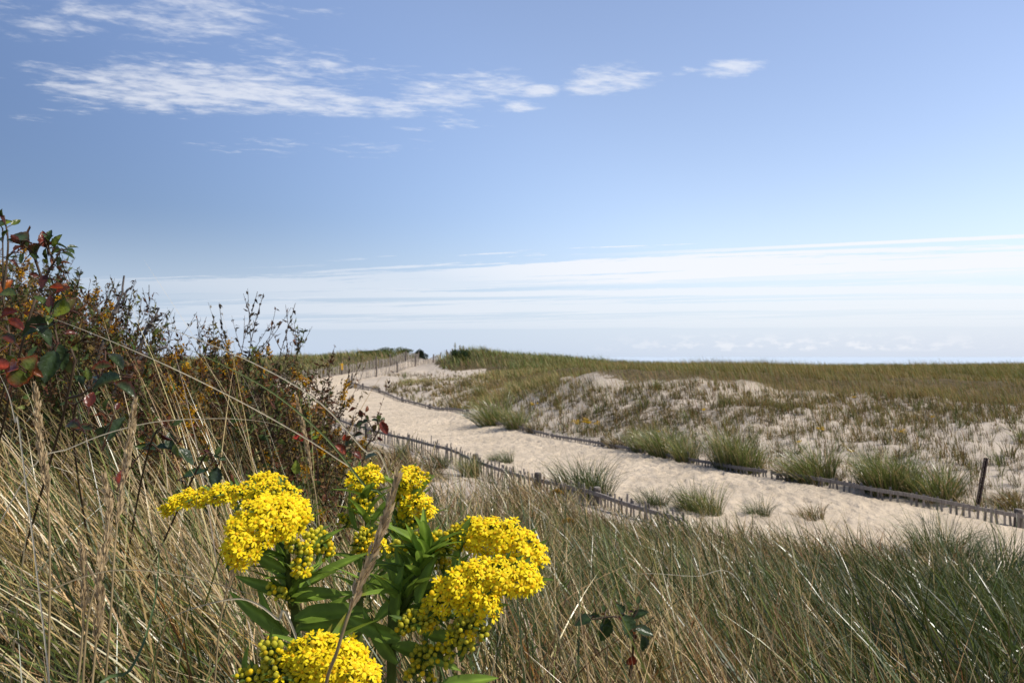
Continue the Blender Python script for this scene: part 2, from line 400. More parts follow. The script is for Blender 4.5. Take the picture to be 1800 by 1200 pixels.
tag(mb.build('sea', sea_mat()), kind='structure', label='pale strip of sea on the horizon')

# ------------------------------------------------------------------ grass blades
WIND = PI - .15
def blades(mb, P, L, W, phi, th0, th1, cb, ct, seg=4, twist=None, pw=1.4):
    n = len(P)
    if n == 0: return
    t = np.linspace(0, 1, seg + 1)
    th = th0[:, None] + (th1 - th0)[:, None] * t[None] ** pw
    d = np.stack([np.sin(th) * np.cos(phi)[:, None], np.sin(th) * np.sin(phi)[:, None], np.cos(th)], -1)
    step = (d[:, 1:] + d[:, :-1]) * .5 * (L / seg)[:, None, None]
    pts = np.concatenate([P[:, None], P[:, None] + np.cumsum(step, 1)], 1)
    side = np.stack([-np.sin(phi), np.cos(phi), 0 * phi], -1)[:, None]
    up = np.cross(d, np.broadcast_to(side, d.shape))
    if twist is None: twist = RNG.uniform(-1.3, 1.3, n)
    tw = twist[:, None, None] + (RNG.uniform(-.8, .8, n)[:, None] * t[None])[..., None]
    wv = np.cos(tw) * side + np.sin(tw) * up
    wd = W[:, None] * np.clip(1.02 - t[None] ** 2.2, .06, 1) * .5
    V = np.stack([pts - wv * wd[..., None], pts + wv * wd[..., None]], 2)        # n, seg+1, 2, 3
    i = np.arange(n)[:, None] * (seg + 1) * 2 + np.arange(seg)[None] * 2
    Q = np.stack([i, i + 1, i + 3, i + 2], -1).reshape(-1, 4)
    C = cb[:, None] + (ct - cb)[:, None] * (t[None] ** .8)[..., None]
    mb.add(V.reshape(-1, 3), Q, None, np.repeat(C[:, :, None], 2, 2).reshape(-1, 3))

PAL = {'green': (.088, .118, .020), 'deep': (.042, .066, .013), 'blue': (.095, .135, .038), 'light': (.22, .26, .06), 'olive': (.13, .125, .028),
       'tan': (.44, .31, .135), 'straw': (.66, .50, .25), 'rust': (.25, .105, .025), 'brown': (.13, .075, .032), 'gold': (.31, .205, .05), 'pale': (.70, .60, .40)}
def colours(n, mix, rng=RNG):
    names = list(mix); w = np.array([mix[k] for k in names], float); w /= w.sum()
    k = rng.choice(len(names), n, p=w); c = np.array([PAL[q] for q in names])[k]
    return c * rng.uniform(.7, 1.3, (n, 1)) * rng.uniform(.92, 1.08, (n, 3))
def sample_view(n, y0, y1, u0, u1, power=1.0):
    """ground points, thinning out with distance from the viewer (level of detail)"""
    a = RNG.uniform(0, 1, n)
    Y = np.exp(np.log(y0) + a * (np.log(y1) - np.log(y0))) if power == 1 else (y0 ** power + a * (y1 ** power - y0 ** power)) ** (1 / power)
    u = RNG.uniform(u0, u1, n)
    return u * Y, Y

def near_grass():
    mb = MB()
    # --- dead thatch and standing blades on the near slope
    x, y = sample_view(190000, .75, 16.5, -.85, .80)
    keep = (RNG.uniform(0, 1, len(x)) < np.clip((y / 2.6) ** 2, 0, 1) * np.where(y > 7, 1, .8)) & in_poly(x, y, NEAR_POLY)
    x, y = x[keep], y[keep]
    d = poly_dist(x, y, LEFT_EDGE)
    hol = np.exp(-(((x + 1.0) / .72) ** 2 + ((y - 12.2) / 1.9) ** 2))
    pr = np.clip(d / .5 + .1, 0, 1) * np.clip(1 - 1.35 * hol, 0.02, 1) * np.clip(.75 + .45 * smooth_noise(x, y, 1.6, 21), .25, 1)
    # thicket stands on the left crest: grass is thin there
    pr = np.where((y > 7), pr * 1.0, pr)
    thick = ((x < -.22 * y - .05) & (y > 2.35) & (y < 6))
    pr = np.where(thick, pr * .25, pr)
    keep = RNG.uniform(0, 1, len(x)) < pr
    x, y = x[keep], y[keep]; n = len(x); u = x / y
    P = np.stack([x, y, ground(x, y) - .01], 1)
    green = np.clip(.36 + .32 * smooth_noise(x, y, .9, 4) + 1.7 * np.clip(u - .30, 0, .5) * (y < 6.5), .10, .95)
    green = np.where(y > 6, green * .5, green) + .16 * (y < 2.6) * (u < .1)
    isg = RNG.uniform(0, 1, n) < green
    c = np.where(isg[:, None], colours(n, {'green': 3, 'deep': 3.4, 'blue': 1.6, 'olive': 1.4, 'light': .5}), colours(n, {'tan': 4, 'straw': 2.2, 'brown': 2, 'rust': .8, 'gold': .8, 'pale': .5}))
    base = np.where(isg[:, None], c * .42 + np.array([.05, .035, .015]) * .4, c * .45)  # root colour holds shade between blades, plus thatch brown on green ones
    L = np.where(isg, RNG.uniform(.35, .78, n), RNG.uniform(.28, .75, n))
    L *= np.clip(1.05 - .03 * y, .72, 1) * np.where((y > 7) & (x < .9), 1.45, 1) * np.clip(poly_dist(x, y, LEFT_EDGE) / 2.5 + .7, .5, 1)
    W = np.where(isg, RNG.uniform(.0042, .0085, n), RNG.uniform(.0026, .006, n)) * np.clip(.8 + y / 9, 1, 2.1)
    sp = np.where(isg, .75, 1.15)
    phi = WIND + RNG.normal(0, 1, n) * sp + .5 * smooth_noise(x, y, .8, 9)
    flop = RNG.uniform(0, 1, n) < np.where(isg, .1, .35)
    phi = np.where(RNG.uniform(0, 1, n) < .12, RNG.uniform(0, 2 * PI, n), phi)
    th0 = np.where(flop, RNG.uniform(.7, 1.35, n), np.abs(RNG.normal(.46, .24, n)))
    th1 = th0 + np.where(flop, RNG.uniform(-.1, .6, n), RNG.uniform(.12, .95, n))
    dk = np.where((u > .40) & (y < 6), .80, 1.0)[:, None]; c = c * dk  # lower right slope: its shading is put into the blade colour
    # keep the space round the camera and in front of the goldenrod clear
    tip = P[:, 2] + L * np.cos((th0 + th1) / 2)
    ok = ~((y < 1.25) & (tip > H - .36 * y))
    for sel, sg in ((ok & (y < 3), 7), (ok & (y >= 3) & (y < 7), 5), (ok & (y >= 7), 4)):
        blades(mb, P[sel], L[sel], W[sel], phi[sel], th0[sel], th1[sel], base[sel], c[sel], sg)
    # --- low matted litter
    x, y = sample_view(45000, .8, 12, -.85, .80)
    keep = (RNG.uniform(0, 1, len(x)) < np.clip((y / 2.6) ** 2, 0, 1)) & in_poly(x, y, NEAR_POLY) & (poly_dist(x, y, LEFT_EDGE) > .7)
    x, y = x[keep], y[keep]; n = len(x)
    c = colours(n, {'tan': 3, 'brown': 3, 'straw': 1, 'rust': 1.2})
    th0 = RNG.uniform(1.1, 1.5, n)
    blades(mb, np.stack([x, y, ground(x, y) + RNG.uniform(0, .10, n)], 1), RNG.uniform(.15, .5, n), RNG.uniform(.002, .0045, n) * np.clip(.8 + y / 9, 1, 2),
           RNG.uniform(0, 2 * PI, n), th0, th0 + RNG.uniform(-.1, .5, n), c * .8, c, 3)
    # --- long straw sweeping up across the foot of the thicket
    n = 4000; y = RNG.uniform(1.4, 3.1, n); x = RNG.uniform(-.66, -.06, n) * y
    c = np.where(RNG.uniform(0, 1, (n, 1)) < .34, colours(n, {'green': 2, 'olive': 1, 'light': 1, 'deep': 1}), colours(n, {'tan': 3, 'straw': 3, 'pale': 1.2, 'gold': 1}))
    th0 = np.maximum(np.abs(RNG.normal(.55, .26, n)), np.where(x / y > -.22, .40, .05)); tall = np.clip(1.12 + x / y * .62, .72, 1.0)
    blades(mb, np.stack([x, y, ground(x, y)], 1), np.where(x / y > -.22, np.minimum(RNG.uniform(.70, 1.2, n) * tall, .78), RNG.uniform(.70, 1.2, n) * tall), RNG.uniform(.0024, .005, n), WIND + RNG.normal(.1, .55, n), th0, th0 + RNG.uniform(.2, .9, n), c * .7, c, 8)
    o = mb.build('beach_grass', M_GRASS)
    tag(o, 'tangled green and straw beach grass covering the near slope', 'grass', kind='stuff')

def far_grass():
    mb = MB()
    def scatter(n, y0, y1, u0, u1, poly, mixf, Lr, k, name_noise, wind_sd=.7, thin=None, grow=None, seg=3):
        x, y = sample_view(n, y0, y1, u0, u1)
        keep = in_poly(x, y, poly) if grow is None else (in_poly(x, y, poly) | ((poly_dist(x, y, _tp) < grow) & in_poly(x, y, RIGHT_POLY)))
        if thin is not None: keep &= RNG.uniform(0, 1, n) < thin(x, y)
        x, y = x[keep], y[keep]; m = len(x)
        c = mixf(x, y, m) * 1.12; L = RNG.uniform(*Lr, m) * np.clip(.9 + .25 * smooth_noise(x, y, .5, name_noise) + .3 * smooth_noise(x, y, .13, name_noise + 40), .5, 1.7)
        W = k * RNG.uniform(.7, 1.3, m) * np.clip(y / 40, .6, 2)
        th0 = np.abs(RNG.normal(.2, .15, m)); th1 = th0 + RNG.uniform(.25, 1.1, m)
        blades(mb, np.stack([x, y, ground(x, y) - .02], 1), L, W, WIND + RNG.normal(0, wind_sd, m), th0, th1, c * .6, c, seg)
    def plateau_mix(x, y, m):
        g = np.clip(.45 + .45 * smooth_noise(x, y, .22, 31) + .004 * (y - 30), .1, .95)
        isg = RNG.uniform(0, 1, m) < g
        return np.where(isg[:, None], colours(m, {'olive': 3, 'green': 2, 'light': 1.3, 'gold': 1}), colours(m, {'gold': 2.6, 'tan': 1.5, 'rust': .9, 'olive': 2, 'light': .6}))
    dense_thin = lambda x, y: np.where(in_poly(x, y, DENSE_POLY), np.clip(.8 + .3 * smooth_noise(x, y, .6, 77), .3, 1), np.clip(np.exp(-poly_dist(x, y, _tp) / 1.3) * (1.1 + .8 * smooth_noise(x, y, .9, 77)), 0, 1))
    scatter(135000, 18, 110, -.10, .74, DENSE_POLY, plateau_mix, (.38, .62), .012, 1, .8, dense_thin, 3.2)
    hm_mix = lambda x, y, m: colours(m, {'green': 2.4, 'blue': 1.6, 'light': 2.8, 'olive': 2, 'tan': 1.4, 'gold': .7})
    scatter(30000, 55, 95, -.12, .16, HUMMOCK_POLY, hm_mix, (.35, 1.0), .018, 2, .9, lambda x, y: np.clip(.25 + poly_dist(x, y, np.vstack([HUMMOCK_POLY, HUMMOCK_POLY[:1]])) / 3.0 + .3 * smooth_noise(x, y, .5, 61), 0, 1))
    lo_mix = lambda x, y, m: colours(m, {'olive': 2.2, 'green': 1.2, 'light': 1.8, 'tan': 2, 'straw': .8, 'gold': 1})
    scatter(30000, 27, 58, -.14, .06, RIGHT_POLY, lo_mix, (.28, .6), .013, 6, .8,
            lambda x, y: np.clip(.38 + .7 * smooth_noise(x, y, .55, 62) + .35 * (x / y > -.05), 0, 1) * np.clip(poly_dist(x, y, RIGHT) / 2.5 - .2, 0, 1) * ~in_poly(x, y, HUMMOCK_POLY) * np.clip((57 - y) / 5, 0, 1))
    lf_mix = lambda x, y, m: colours(m, {'green': 2.2, 'olive': 3, 'light': 1.6, 'tan': 1.4, 'gold': .6})
    scatter(34000, 52, 108, -.5, -.1, LEFTFAR_POLY, lf_mix, (.45, .75), .018, 3, .8)
    # ribbon of fresh grass at the foot of the dune, along the right fence
    strip = np.array([p[:2] for p in RIGHT])
    fm_ = lambda x, y, m: colours(m, {'light': 2.4, 'green': 1.6, 'olive': 1.2, 'tan': 1.4, 'straw': .7})
    scatter(52000, 11, 50, -.2, .7, RIGHT_POLY, fm_, (.22, .46), .010, 5, .8,
            lambda x, y: np.exp(-(poly_dist(x, y, strip) / .75) ** 2) * np.clip(.55 + .7 * smooth_noise(x, y, .7, 55), 0, 1) * np.where(y < 28, 1, .6) * (1 - .65 * np.clip((x / y - .32) / .15, 0, 1)), None, 4)
    o = mb.build('dune_grass', M_FAR)
    tag(o, 'olive and golden beach grass covering the far dune tops', 'grass', kind='stuff')
    # --- thin grass on the open sand face: more than anyone could count
    mb2 = MB()
    n = 27000
    x, y = sample_view(n, 12.5, 60, -.16, .74)
    keep = in_poly(x, y, RIGHT_POLY) & ~in_poly(x, y, DENSE_POLY) & ~in_poly(x, y, HUMMOCK_POLY) & (poly_dist(x, y, RIGHT) > .4)
    pd = np.clip(.50 + .42 * smooth_noise(x, y, .55, 8) + .75 * np.exp(-poly_dist(x, y, _tp) / 3.5) - .55 * np.clip(x / y - .42, 0, 1) * 1.5, .06, 1)
    keep &= RNG.uniform(0, 1, n) < pd
    x, y = x[keep], y[keep]
    k = RNG.integers(4, 11, len(x)); idx = np.repeat(np.arange(len(x)), k); m = len(idx)
    X = x[idx] + RNG.normal(0, .035, m); Y = y[idx] + RNG.normal(0, .035, m)
    hh = RNG.uniform(.10, .38, len(x))[idx] * RNG.uniform(.6, 1.1, m)
    cm = colours(m, {'olive': 3.4, 'brown': 1.8, 'rust': .4, 'tan': 1.0, 'deep': 1.2, 'gold': 1.4, 'light': .5})
    th0 = np.abs(RNG.normal(.15, .15, m))
    blades(mb2, np.stack([X, Y, ground(X, Y) - .01], 1), hh, RNG.uniform(.006, .011, m) * np.clip(Y / 18, .8, 2), RNG.normal(WIND, 1.2, m), th0, th0 + RNG.uniform(0, .8, m), cm * .55, cm, 3)
    o = mb2.build('sparse_grass', M_FAR)
    tag(o, 'thin brown and olive shoots dotted over the bare sand face', 'grass', kind='stuff')
near_grass(); far_grass()

# ------------------------------------------------------------------ tufts of grass: things of their own
def tuft_mesh(name, nb, rad, h, mix, droop=1.0, seed=1, wid=.006, spread=.55):
    r = np.random.default_rng(seed); mb = MB()
    a = r.uniform(0, 2 * PI, nb); q = rad * np.sqrt(r.uniform(0, 1, nb))
    P = np.stack([q * np.cos(a), q * np.sin(a), -.02 + 0 * a], 1)
    out = a + r.normal(0, .5, nb)
    vx = np.cos(out) * (.25 + q / rad) * .8 - .42 + r.normal(0, .35, nb); vy = np.sin(out) * (.25 + q / rad) * .8 + r.normal(0, .35, nb)
    phi = np.arctan2(vy, vx)
    th0 = np.abs(r.normal(.12, .1, nb)) + spread * .5 * q / rad; th1 = th0 + r.uniform(.3, 2.3, nb) * droop
    c = colours(nb, mix, r)
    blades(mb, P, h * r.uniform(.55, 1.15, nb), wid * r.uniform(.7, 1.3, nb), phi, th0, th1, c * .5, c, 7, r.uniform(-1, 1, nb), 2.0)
    return mb.mesh(name, M_GRASS)
FRESH = {'green': 1.8, 'light': 3.4, 'blue': 1.2, 'tan': .8, 'straw': .8}
DARKG = {'deep': 3, 'green': 3, 'blue': 1.6, 'straw': .35, 'light': .4}
DRY = {'olive': 2, 'green': 1, 'tan': 1.6, 'brown': 1.4, 'gold': 1}
TM = {'fresh': [tuft_mesh('fresh tuft', 460, .30, .80, FRESH, .62, s, .009) for s in (1, 2, 3)],
      'dark': [tuft_mesh('dark tuft', 340, .26, .78, DARKG, .62, s, .008) for s in (4, 5, 6)],
      'dry': [tuft_mesh('dry tuft', 220, .28, .52, DRY, .8, s, .010) for s in (7, 8)],
      'small': [tuft_mesh('small tuft', 26, .07, .32, DRY, .6, s, .009) for s in range(10, 16)],
      'green': [tuft_mesh('green shoot', 34, .08, .34, {'green': 2, 'light': 2, 'olive': 1}, .6, s, .010) for s in range(16, 19)]}
def tuft(kind, x, y, sc, label, group, rz=None, name='grass_tuft', dz=0):
    o = bpy.data.objects.new(name, random.choice(TM[kind])); COL.objects.link(o)
    o.location = (x, y, g1(x, y) + dz); o.rotation_euler = (0, 0, random.uniform(-.7, .7) if rz is None else rz)
    o.rotation_euler[0], o.rotation_euler[1] = random.uniform(-.18, .18), random.uniform(-.32, .06)
    o.scale = (sc * random.uniform(.75, 1.3), sc * random.uniform(.75, 1.3), sc * random.uniform(.88, 1.1))
    return tag(o, label, 'grass tuft', group)
RF, NF = 'grass tufts along the right fence', 'grass tufts along the near fence'
for px, py, kind, sc, lb in [
    (872, 748, 'fresh', 1.15, 'rounded dark green tuft, first and leftmost of the large tufts hugging the right fence'),
    (908, 757, 'fresh', .95, 'light green tuft just right of the rounded leftmost tuft on the right fence'),
    (940, 763, 'dry', .8, 'short yellowish tuft behind the first exposed pickets of the right fence'),
    (1085, 790, 'dry', .8, 'low straw tinted tuft behind the middle of the right fence'),
    (1130, 797, 'fresh', .75, 'pale arching tuft spilling over the middle of the right fence'),
    (1172, 806, 'fresh', .8, 'light green wind combed tuft on the right fence, midway along it'),
    (1205, 815, 'fresh', .7, 'small bright tuft right of the wind combed tuft on the right fence'),
    (1282, 828, 'fresh', 1.0, 'tall light green tuft with white shining blades over the right fence'),
    (1312, 834, 'fresh', .75, 'short tuft right against the tall shining one on the right fence'),
    (1408, 850, 'dry', .85, 'loose green tuft standing behind the right fence rail'),
    (1432, 852, 'fresh', .8, 'bushy green tuft with pale base behind the right fence'),
    (1545, 872, 'fresh', 1.0, 'large fountain shaped tuft bursting through the right fence'),
    (1575, 876, 'fresh', .8, 'drooping light tuft on the right side of the fountain shaped one'),
    (1640, 888, 'fresh', .75, 'leaning green tuft on the right fence beside the metal post'),
    (1668, 893, 'dry', .5, 'small tuft at the foot of the dark metal post'),
    (1775, 903, 'dry', .75, 'green tuft at the right end of the right fence')]:
    p = hit(px, py, 8); d = norm(np.array([p[0], p[1]])) * .25
    tuft(kind, p[0] + d[0], p[1] + d[1], sc * 1.2, lb, RF)
for px, py, kind, sc, lb in [
    (712, 806, 'dark', .55, 'thin green tuft on the near fence left of the weathered post'),
    (775, 822, 'dark', .45, 'sparse upright tuft in front of the near fence pickets'),
    (828, 838, 'fresh', .55, 'arching green tuft at the foot of the near fence post'),
    (893, 818, 'dark', .62, 'upright dark tuft standing in the sand behind the near fence'),
    (870, 815, 'dark', .35, 'few thin blades left of the dark tuft behind the near fence'),
    (1022, 872, 'dark', .95, 'big dark green mound of grass breaking the near fence'),
    (1050, 880, 'dark', .75, 'dense dark tuft on the right flank of the big mound'),
    (1150, 895, 'dark', .52, 'leaning green tuft on the near fence right of the gap of pickets'),
    (1215, 902, 'dark', .66, 'tall green tuft at the end of the near fence'),
    (1242, 908, 'fresh', .6, 'spiky tuft ending the near fence beside the open path'),
    (1335, 912, 'dark', .52, 'lone dark tuft standing out onto the path'),
    (1425, 918, 'dry', .6, 'thin pale tuft on the path edge right of the lone dark one'),
    (1640, 985, 'dark', 1.0, 'dark clump of tall grass rising against the pale path'),
    (1690, 1010, 'dark', .95, 'dark drooping clump just right of the tall one by the path'),
    (1790, 1040, 'dark', 1.0, 'dark clump at the right border below the path'),
    (1740, 1100, 'dark', .9, 'blackish green clump in the lower right corner')]:
    p = hit(px, py, 4)
    tuft(kind, p[0], p[1], sc, lb, NF, rz=random.uniform(-.4, .4) + (PI * .9 if px > 1680 else 0))
for px, py, kind, sc, lb in [
    (846, 700, 'fresh', .95, 'round green tuft alone on the sand above the bend of the right fence'),
    (787, 690, 'dry', .9, 'tall feathery tuft on the sand below the hummock'),
    (752, 678, 'dry', .85, 'feathery tuft nearest the fence bend'),
    (820, 678, 'dry', 1.1, 'olive tuft with golden tips in the row below the hummock'),
    (870, 683, 'dry', 1.1, 'wide olive tuft in the row under the sand strip'),
    (905, 690, 'fresh', .9, 'green tuft at the right end of the row under the sand strip'),
    (712, 664, 'green', 1.9, 'dark spiky plant alone on clean sand beside the pale fence'),
    (782, 648, 'green', 1.9, 'small spiky plant on the sand at the top of the pale fence'),
    (690, 690, 'dry', .8, 'low pale tuft behind the dark rail of the right fence'),
    (660, 684, 'dry', .7, 'small tuft behind the right fence next to its bend')]:
    p = hit(px, py, 20); tuft(kind, p[0], p[1], sc, lb, 'grass tufts on the far sand')
# small tufts dotted over the sand face
_n = 0; _r = np.random.default_rng(77)
while _n < 240:
    u, Y = _r.uniform(-.13, .68), math.exp(_r.uniform(math.log(13), math.log(42)))
    x, y = u * Y, Y
    X, YY = np.array([x]), np.array([y])
    if not in_poly(X, YY, RIGHT_POLY)[0] or in_poly(X, YY, DENSE_POLY)[0] or poly_dist(X, YY, RIGHT)[0] < .35: continue
    if abs(u - .587) < .022: continue
    if _r.uniform() > .5 + .5 * smooth_noise(X, YY, .5, 8)[0]: continue
    g = _r.uniform() < .14
    tuft('green' if g else 'small', x, y, _r.uniform(.6, 1.35), 'small green leafy tuft on the bare sand face of the dune' if g else 'small brownish tuft on the bare sand face of the dune',
         'green tufts on the sand face' if g else 'brown tufts on the sand face', rz=_r.uniform(0, 6.28), name='green_tuft' if g else 'small_tuft')
    _n += 1

# ------------------------------------------------------------------ fences
GREYS = [(.26, .235, .21), (.33, .30, .27), (.21, .19, .17), (.38, .35, .315)]
def line3(pts, step):
    """points every step metres along a plan polyline, with the ground height and the tangent"""
    c = smooth_curve(np.asarray(pts, float)[:, :2], 1500); s = np.r_[0, np.cumsum(np.hypot(*np.diff(c, axis=0).T))]
    u = np.arange(0, s[-1], step); x, y = np.interp(u, s, c[:, 0]), np.interp(u, s, c[:, 1])
    tx, ty = np.gradient(x), np.gradient(y); l = np.hypot(tx, ty)
    return np.stack([x, y, ground(x, y)], 1), np.stack([tx / l, ty / l, 0 * x], 1), s[-1]
def fence(pts, hfun, post_at, label, group=None, rail=True, above=.08, pale=1.0, span=40, post_h=.18, tags=(), gaps=None, pw=.017):
    """weathered snow fence: panels of thin pickets, a rail per panel, posts"""
    P, T, Ltot = line3(pts, .092)
    root = empty('picket_fence', P[0], 0, label, 'fence', group)
    inv = -P[0]
    r = np.random.default_rng(int(Ltot * 100))
    k = 0
    while k < len(P):
        e = min(k + span, len(P)); pm, rm = MB(), MB(); any_p = False
        railp, tops = [], []
        for i in range(k, e):
            h = hfun(i / len(P)) * (1 + r.normal(0, .05)); top = h + above * (1 + r.normal(0, .25))
            c = P[i] + inv; t = T[i]; nrm = np.array([-t[1], t[0], 0])
            railp.append(c + np.array([0, 0, hfun(i / len(P))]) + nrm * .022)
            if (gaps and gaps(i / len(P))) or r.uniform() < .03: continue
            lean = t * r.normal(0, .085) + nrm * r.normal(0, .06)
            az = (np.array([0, 0, 1]) + lean) * (top + .15) * .5
            box(pm, c + az + np.array([0, 0, -.15]), t * pw, nrm * .005, az, np.array(GREYS[r.integers(0, 4)]) * pale * r.uniform(.8, 1.2))
            any_p = True
        if any_p: pm.build('picket_panel', M_WOOD, root, False)
        if len(railp) > 2 and rail:
            q = np.array(railp); q[:, 2] += np.interp(np.arange(len(q)), [0, len(q) // 2, len(q)], r.normal(0, .012, 3))
            d = T[k:e]; n = np.stack([-d[:, 1], d[:, 0], 0 * d[:, 0]], 1)
            hw, hh = .014, .028
            ring = np.stack([q - n * hw - [0, 0, hh], q + n * hw - [0, 0, hh], q + n * hw + [0, 0, hh], q - n * hw + [0, 0, hh]], 1)
            m = len(q); ii, jj = np.meshgrid(np.arange(m - 1), np.arange(4), indexing='ij'); kk = (jj + 1) % 4
            Q = np.stack([ii * 4 + jj, ii * 4 + kk, (ii + 1) * 4 + kk, (ii + 1) * 4 + jj], -1).reshape(-1, 4)
            rm.add(ring.reshape(-1, 3), Q, None, np.array((.29, .265, .24)) * pale * r.uniform(.85, 1.15))
            rm.build('rail', M_WOOD, root, False)
        elif not rail:
            for zf in (.35, .85):
                q = np.array(railp); q[:, 2] = (P[k:e] + inv)[:, 2] + np.array([hfun(i / len(P)) for i in range(k, e)]) * zf
                tube(rm, q, .004, (.12, .11, .1), 4)
            rm.build('wire', M_STEM, root)
        k = e
    for j, f in enumerate(post_at):
        i = min(int(f * len(P)), len(P) - 1); c = P[i] + inv; t = T[i]; nrm = np.array([-t[1], t[0], 0])
        h = hfun(f) + post_h * r.uniform(.75, 1.25); az = (np.array([0, 0, 1]) + t * r.normal(0, .04) + nrm * r.normal(0, .04)) * (h + .2) * .5
        w = r.uniform(.045, .055); pm = MB()
        tube(pm, [c + nrm * -.045 + [0, 0, -.2] + 2 * az * s for s in (0, .33, .66, .96, 1)], [w * 1.25, w * 1.2, w * 1.18, w * 1.12, w * .9], np.array((.155, .135, .12)) * (.6 + .4 * pale) * r.uniform(.8, 1.15), 8)
        top = c + nrm * -.045 + [0, 0, -.2] + 2 * az
        ring = pm.V[-1][-8:]; pm.add(np.vstack([ring, top[None] + [0, 0, .006]]), None, [(q, (q + 1) % 8, 8) for q in range(8)], (.25, .23, .21))
        po = pm.build('post', M_WOOD, root, False)
        if j in tags:
            tm = MB(); toward = norm(np.array([-P[i][0], -P[i][1], 0.])); sd = np.array([-toward[1], toward[0], 0])
            box(tm, c + toward * .09 - nrm * .045 + [0, 0, h - .33], sd * .09, toward * .008, [0, 0, .25], (1, 1, 1))
            o = tm.build('yellow_marker', M_YEL, po, False); o['label'] = 'yellow marker board'
    return root
M_YEL = plain_mat('faded yellow board', (.62, .34, .02), .6, 0, .15)

fence(RIGHT[1:], lambda f: float(np.interp(f, [0, .06, .14, .3, .5, .75, .93, 1], [.19, .15, .08, .10, .12, .15, .32, .42])),
      [.003, .115, .135, .205, .29, .40, .52, .63, .745, .86, .93, .995],
      'low weathered picket fence half buried along the far side of the path', above=.045, span=44, pale=.8, post_h=.13, tags=(10,))
fence([p for p in LEFT_EDGE if 10 < p[1] < 30], lambda f: float(np.interp(f, [0, .08, .2, .35, .5, .75, 1], [.12, .17, .22, .30, .26, .22, .22])),
      [.095, .165, .268, .62, .86], 'grey picket fence with sloping rail on the near side of the path', above=.085, span=36, pale=.95, post_h=.12)
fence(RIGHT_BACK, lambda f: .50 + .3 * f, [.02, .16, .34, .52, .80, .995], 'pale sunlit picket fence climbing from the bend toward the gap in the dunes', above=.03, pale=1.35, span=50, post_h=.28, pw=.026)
fence(LEFT_BACK, lambda f: .62 + .34 * f, [.3, .52, .68, .84, .997], 'tall grey slat fence along the far left side of the path below the grassy dune', rail=False, above=.02, pale=.95, pw=.026, span=60, post_h=.3, tags=(0,))
fence([(-6.2, 80, 0), (-5.9, 74, 0), (-5.6, 69, 0)], lambda f: .75, [.02, .5, .98], 'short run of slat fence against the shrub on the hummock', rail=False, above=.05, pale=1.2, span=70, post_h=.35)

# dark perforated metal post
def metal_post():
    base = hit(1713, 903, 9); base[1] += .12; base[0] = (1713 - CX) / F * base[1]; base[2] = g1(base[0], base[1])
    Hh = H - (802 - HZ) / F * base[1] - base[2]; wd = .080
    root = empty('metal_sign_post', base, 0, 'dark leaning steel post with a row of holes behind the right fence', 'post')
    mb = MB(); nh = 26; dz = (Hh + .25) / nh; z0 = -.25
    def strip(x0, x1, y0, y1): box(mb, [(x0 + x1) / 2, (y0 + y1) / 2, z0 + (Hh + .25) / 2], [(x1 - x0) / 2, 0, 0], [0, (y1 - y0) / 2, 0], [0, 0, (Hh + .25) / 2], (1, 1, 1))
    strip(-wd / 2, -.017, -.004, 0); strip(.017, wd / 2, -.0041, 0)              # flanges
    strip(-.017, -.013, .0005, .028); strip(.013, .017, .0005, .028)                # walls of the channel
    for k in range(nh):
        z = z0 + (k + .5) * dz; hs = .0065
        a = np.linspace(0, 2 * PI, 8, endpoint=False) + PI / 8
        rin = np.stack([np.cos(a) * hs, 0 * a + .0285, z + np.sin(a) * hs], 1)
        rout = np.array([[.0128, .0285, z + dz * .25], [.0065, .0285, z + dz * .5], [-.0065, .0285, z + dz * .5], [-.0128, .0285, z + dz * .25],
                         [-.0128, .0285, z - dz * .25], [-.0065, .0285, z - dz * .5], [.0065, .0285, z - dz * .5], [.0128, .0285, z - dz * .25]])
        mb.add(np.vstack([rin, rout]), [(q, 8 + q, 8 + (q + 1) % 8, (q + 1) % 8) for q in range(8)], None, (1, 1, 1))
    o = mb.build('channel', plain_mat('dark maroon painted steel', (.02, .008, .009), .6, .2, .4), root, False)
    root.rotation_euler = (.03, math.radians(10.5), .12)
metal_post()

# ------------------------------------------------------------------ leaves, shrubs
def oval_leaf(mb, base, direc, nrm, L, W, col, edge=None, fold=.35, curl=.3, seg=8, serr=.0, rng=random):
    d = norm(direc); n = norm(np.asarray(nrm, float) - d * np.dot(nrm, d)); s = np.cross(d, n)
    V, C = [], []
    edge = col if edge is None else edge
    for i in range(seg + 1):
        t = i / seg; w = W * .5 * (math.sin(PI * min(1, t * .97 + .03) ** .85) ** .8) * (1 + (serr if i % 2 else -serr))
        a = curl * t
        c = np.asarray(base, float) + d * L * t * math.cos(a * .6) - n * L * t * math.sin(a) * .6
        for q, k in ((-1, 1), (-.5, .5), (0, 0), (.5, .5), (1, 1)):
            V.append(c + s * w * q * math.cos(fold) + n * (w * abs(q) * math.sin(fold) - w * .12 * (abs(q) == .5)))
            m = min(1, max(k ** 3, (2 * abs(t - .5)) ** 4)); jitter = rng.uniform(.85, 1.12)
            C.append((np.asarray(col) * (1 - m) + np.asarray(edge) * m) * jitter * (1.25 if k == 0 else 1))
    Q = [(i * 5 + j, i * 5 + j + 1, (i + 1) * 5 + j + 1, (i + 1) * 5 + j) for i in range(seg) for j in range(4)]
    mb.add(V, Q, None, np.array(C))
RED, ORG, DGR, LGR, MAR = (.22, .032, .014), (.34, .10, .015), (.034, .058, .018), (.15, .19, .02), (.095, .025, .016)

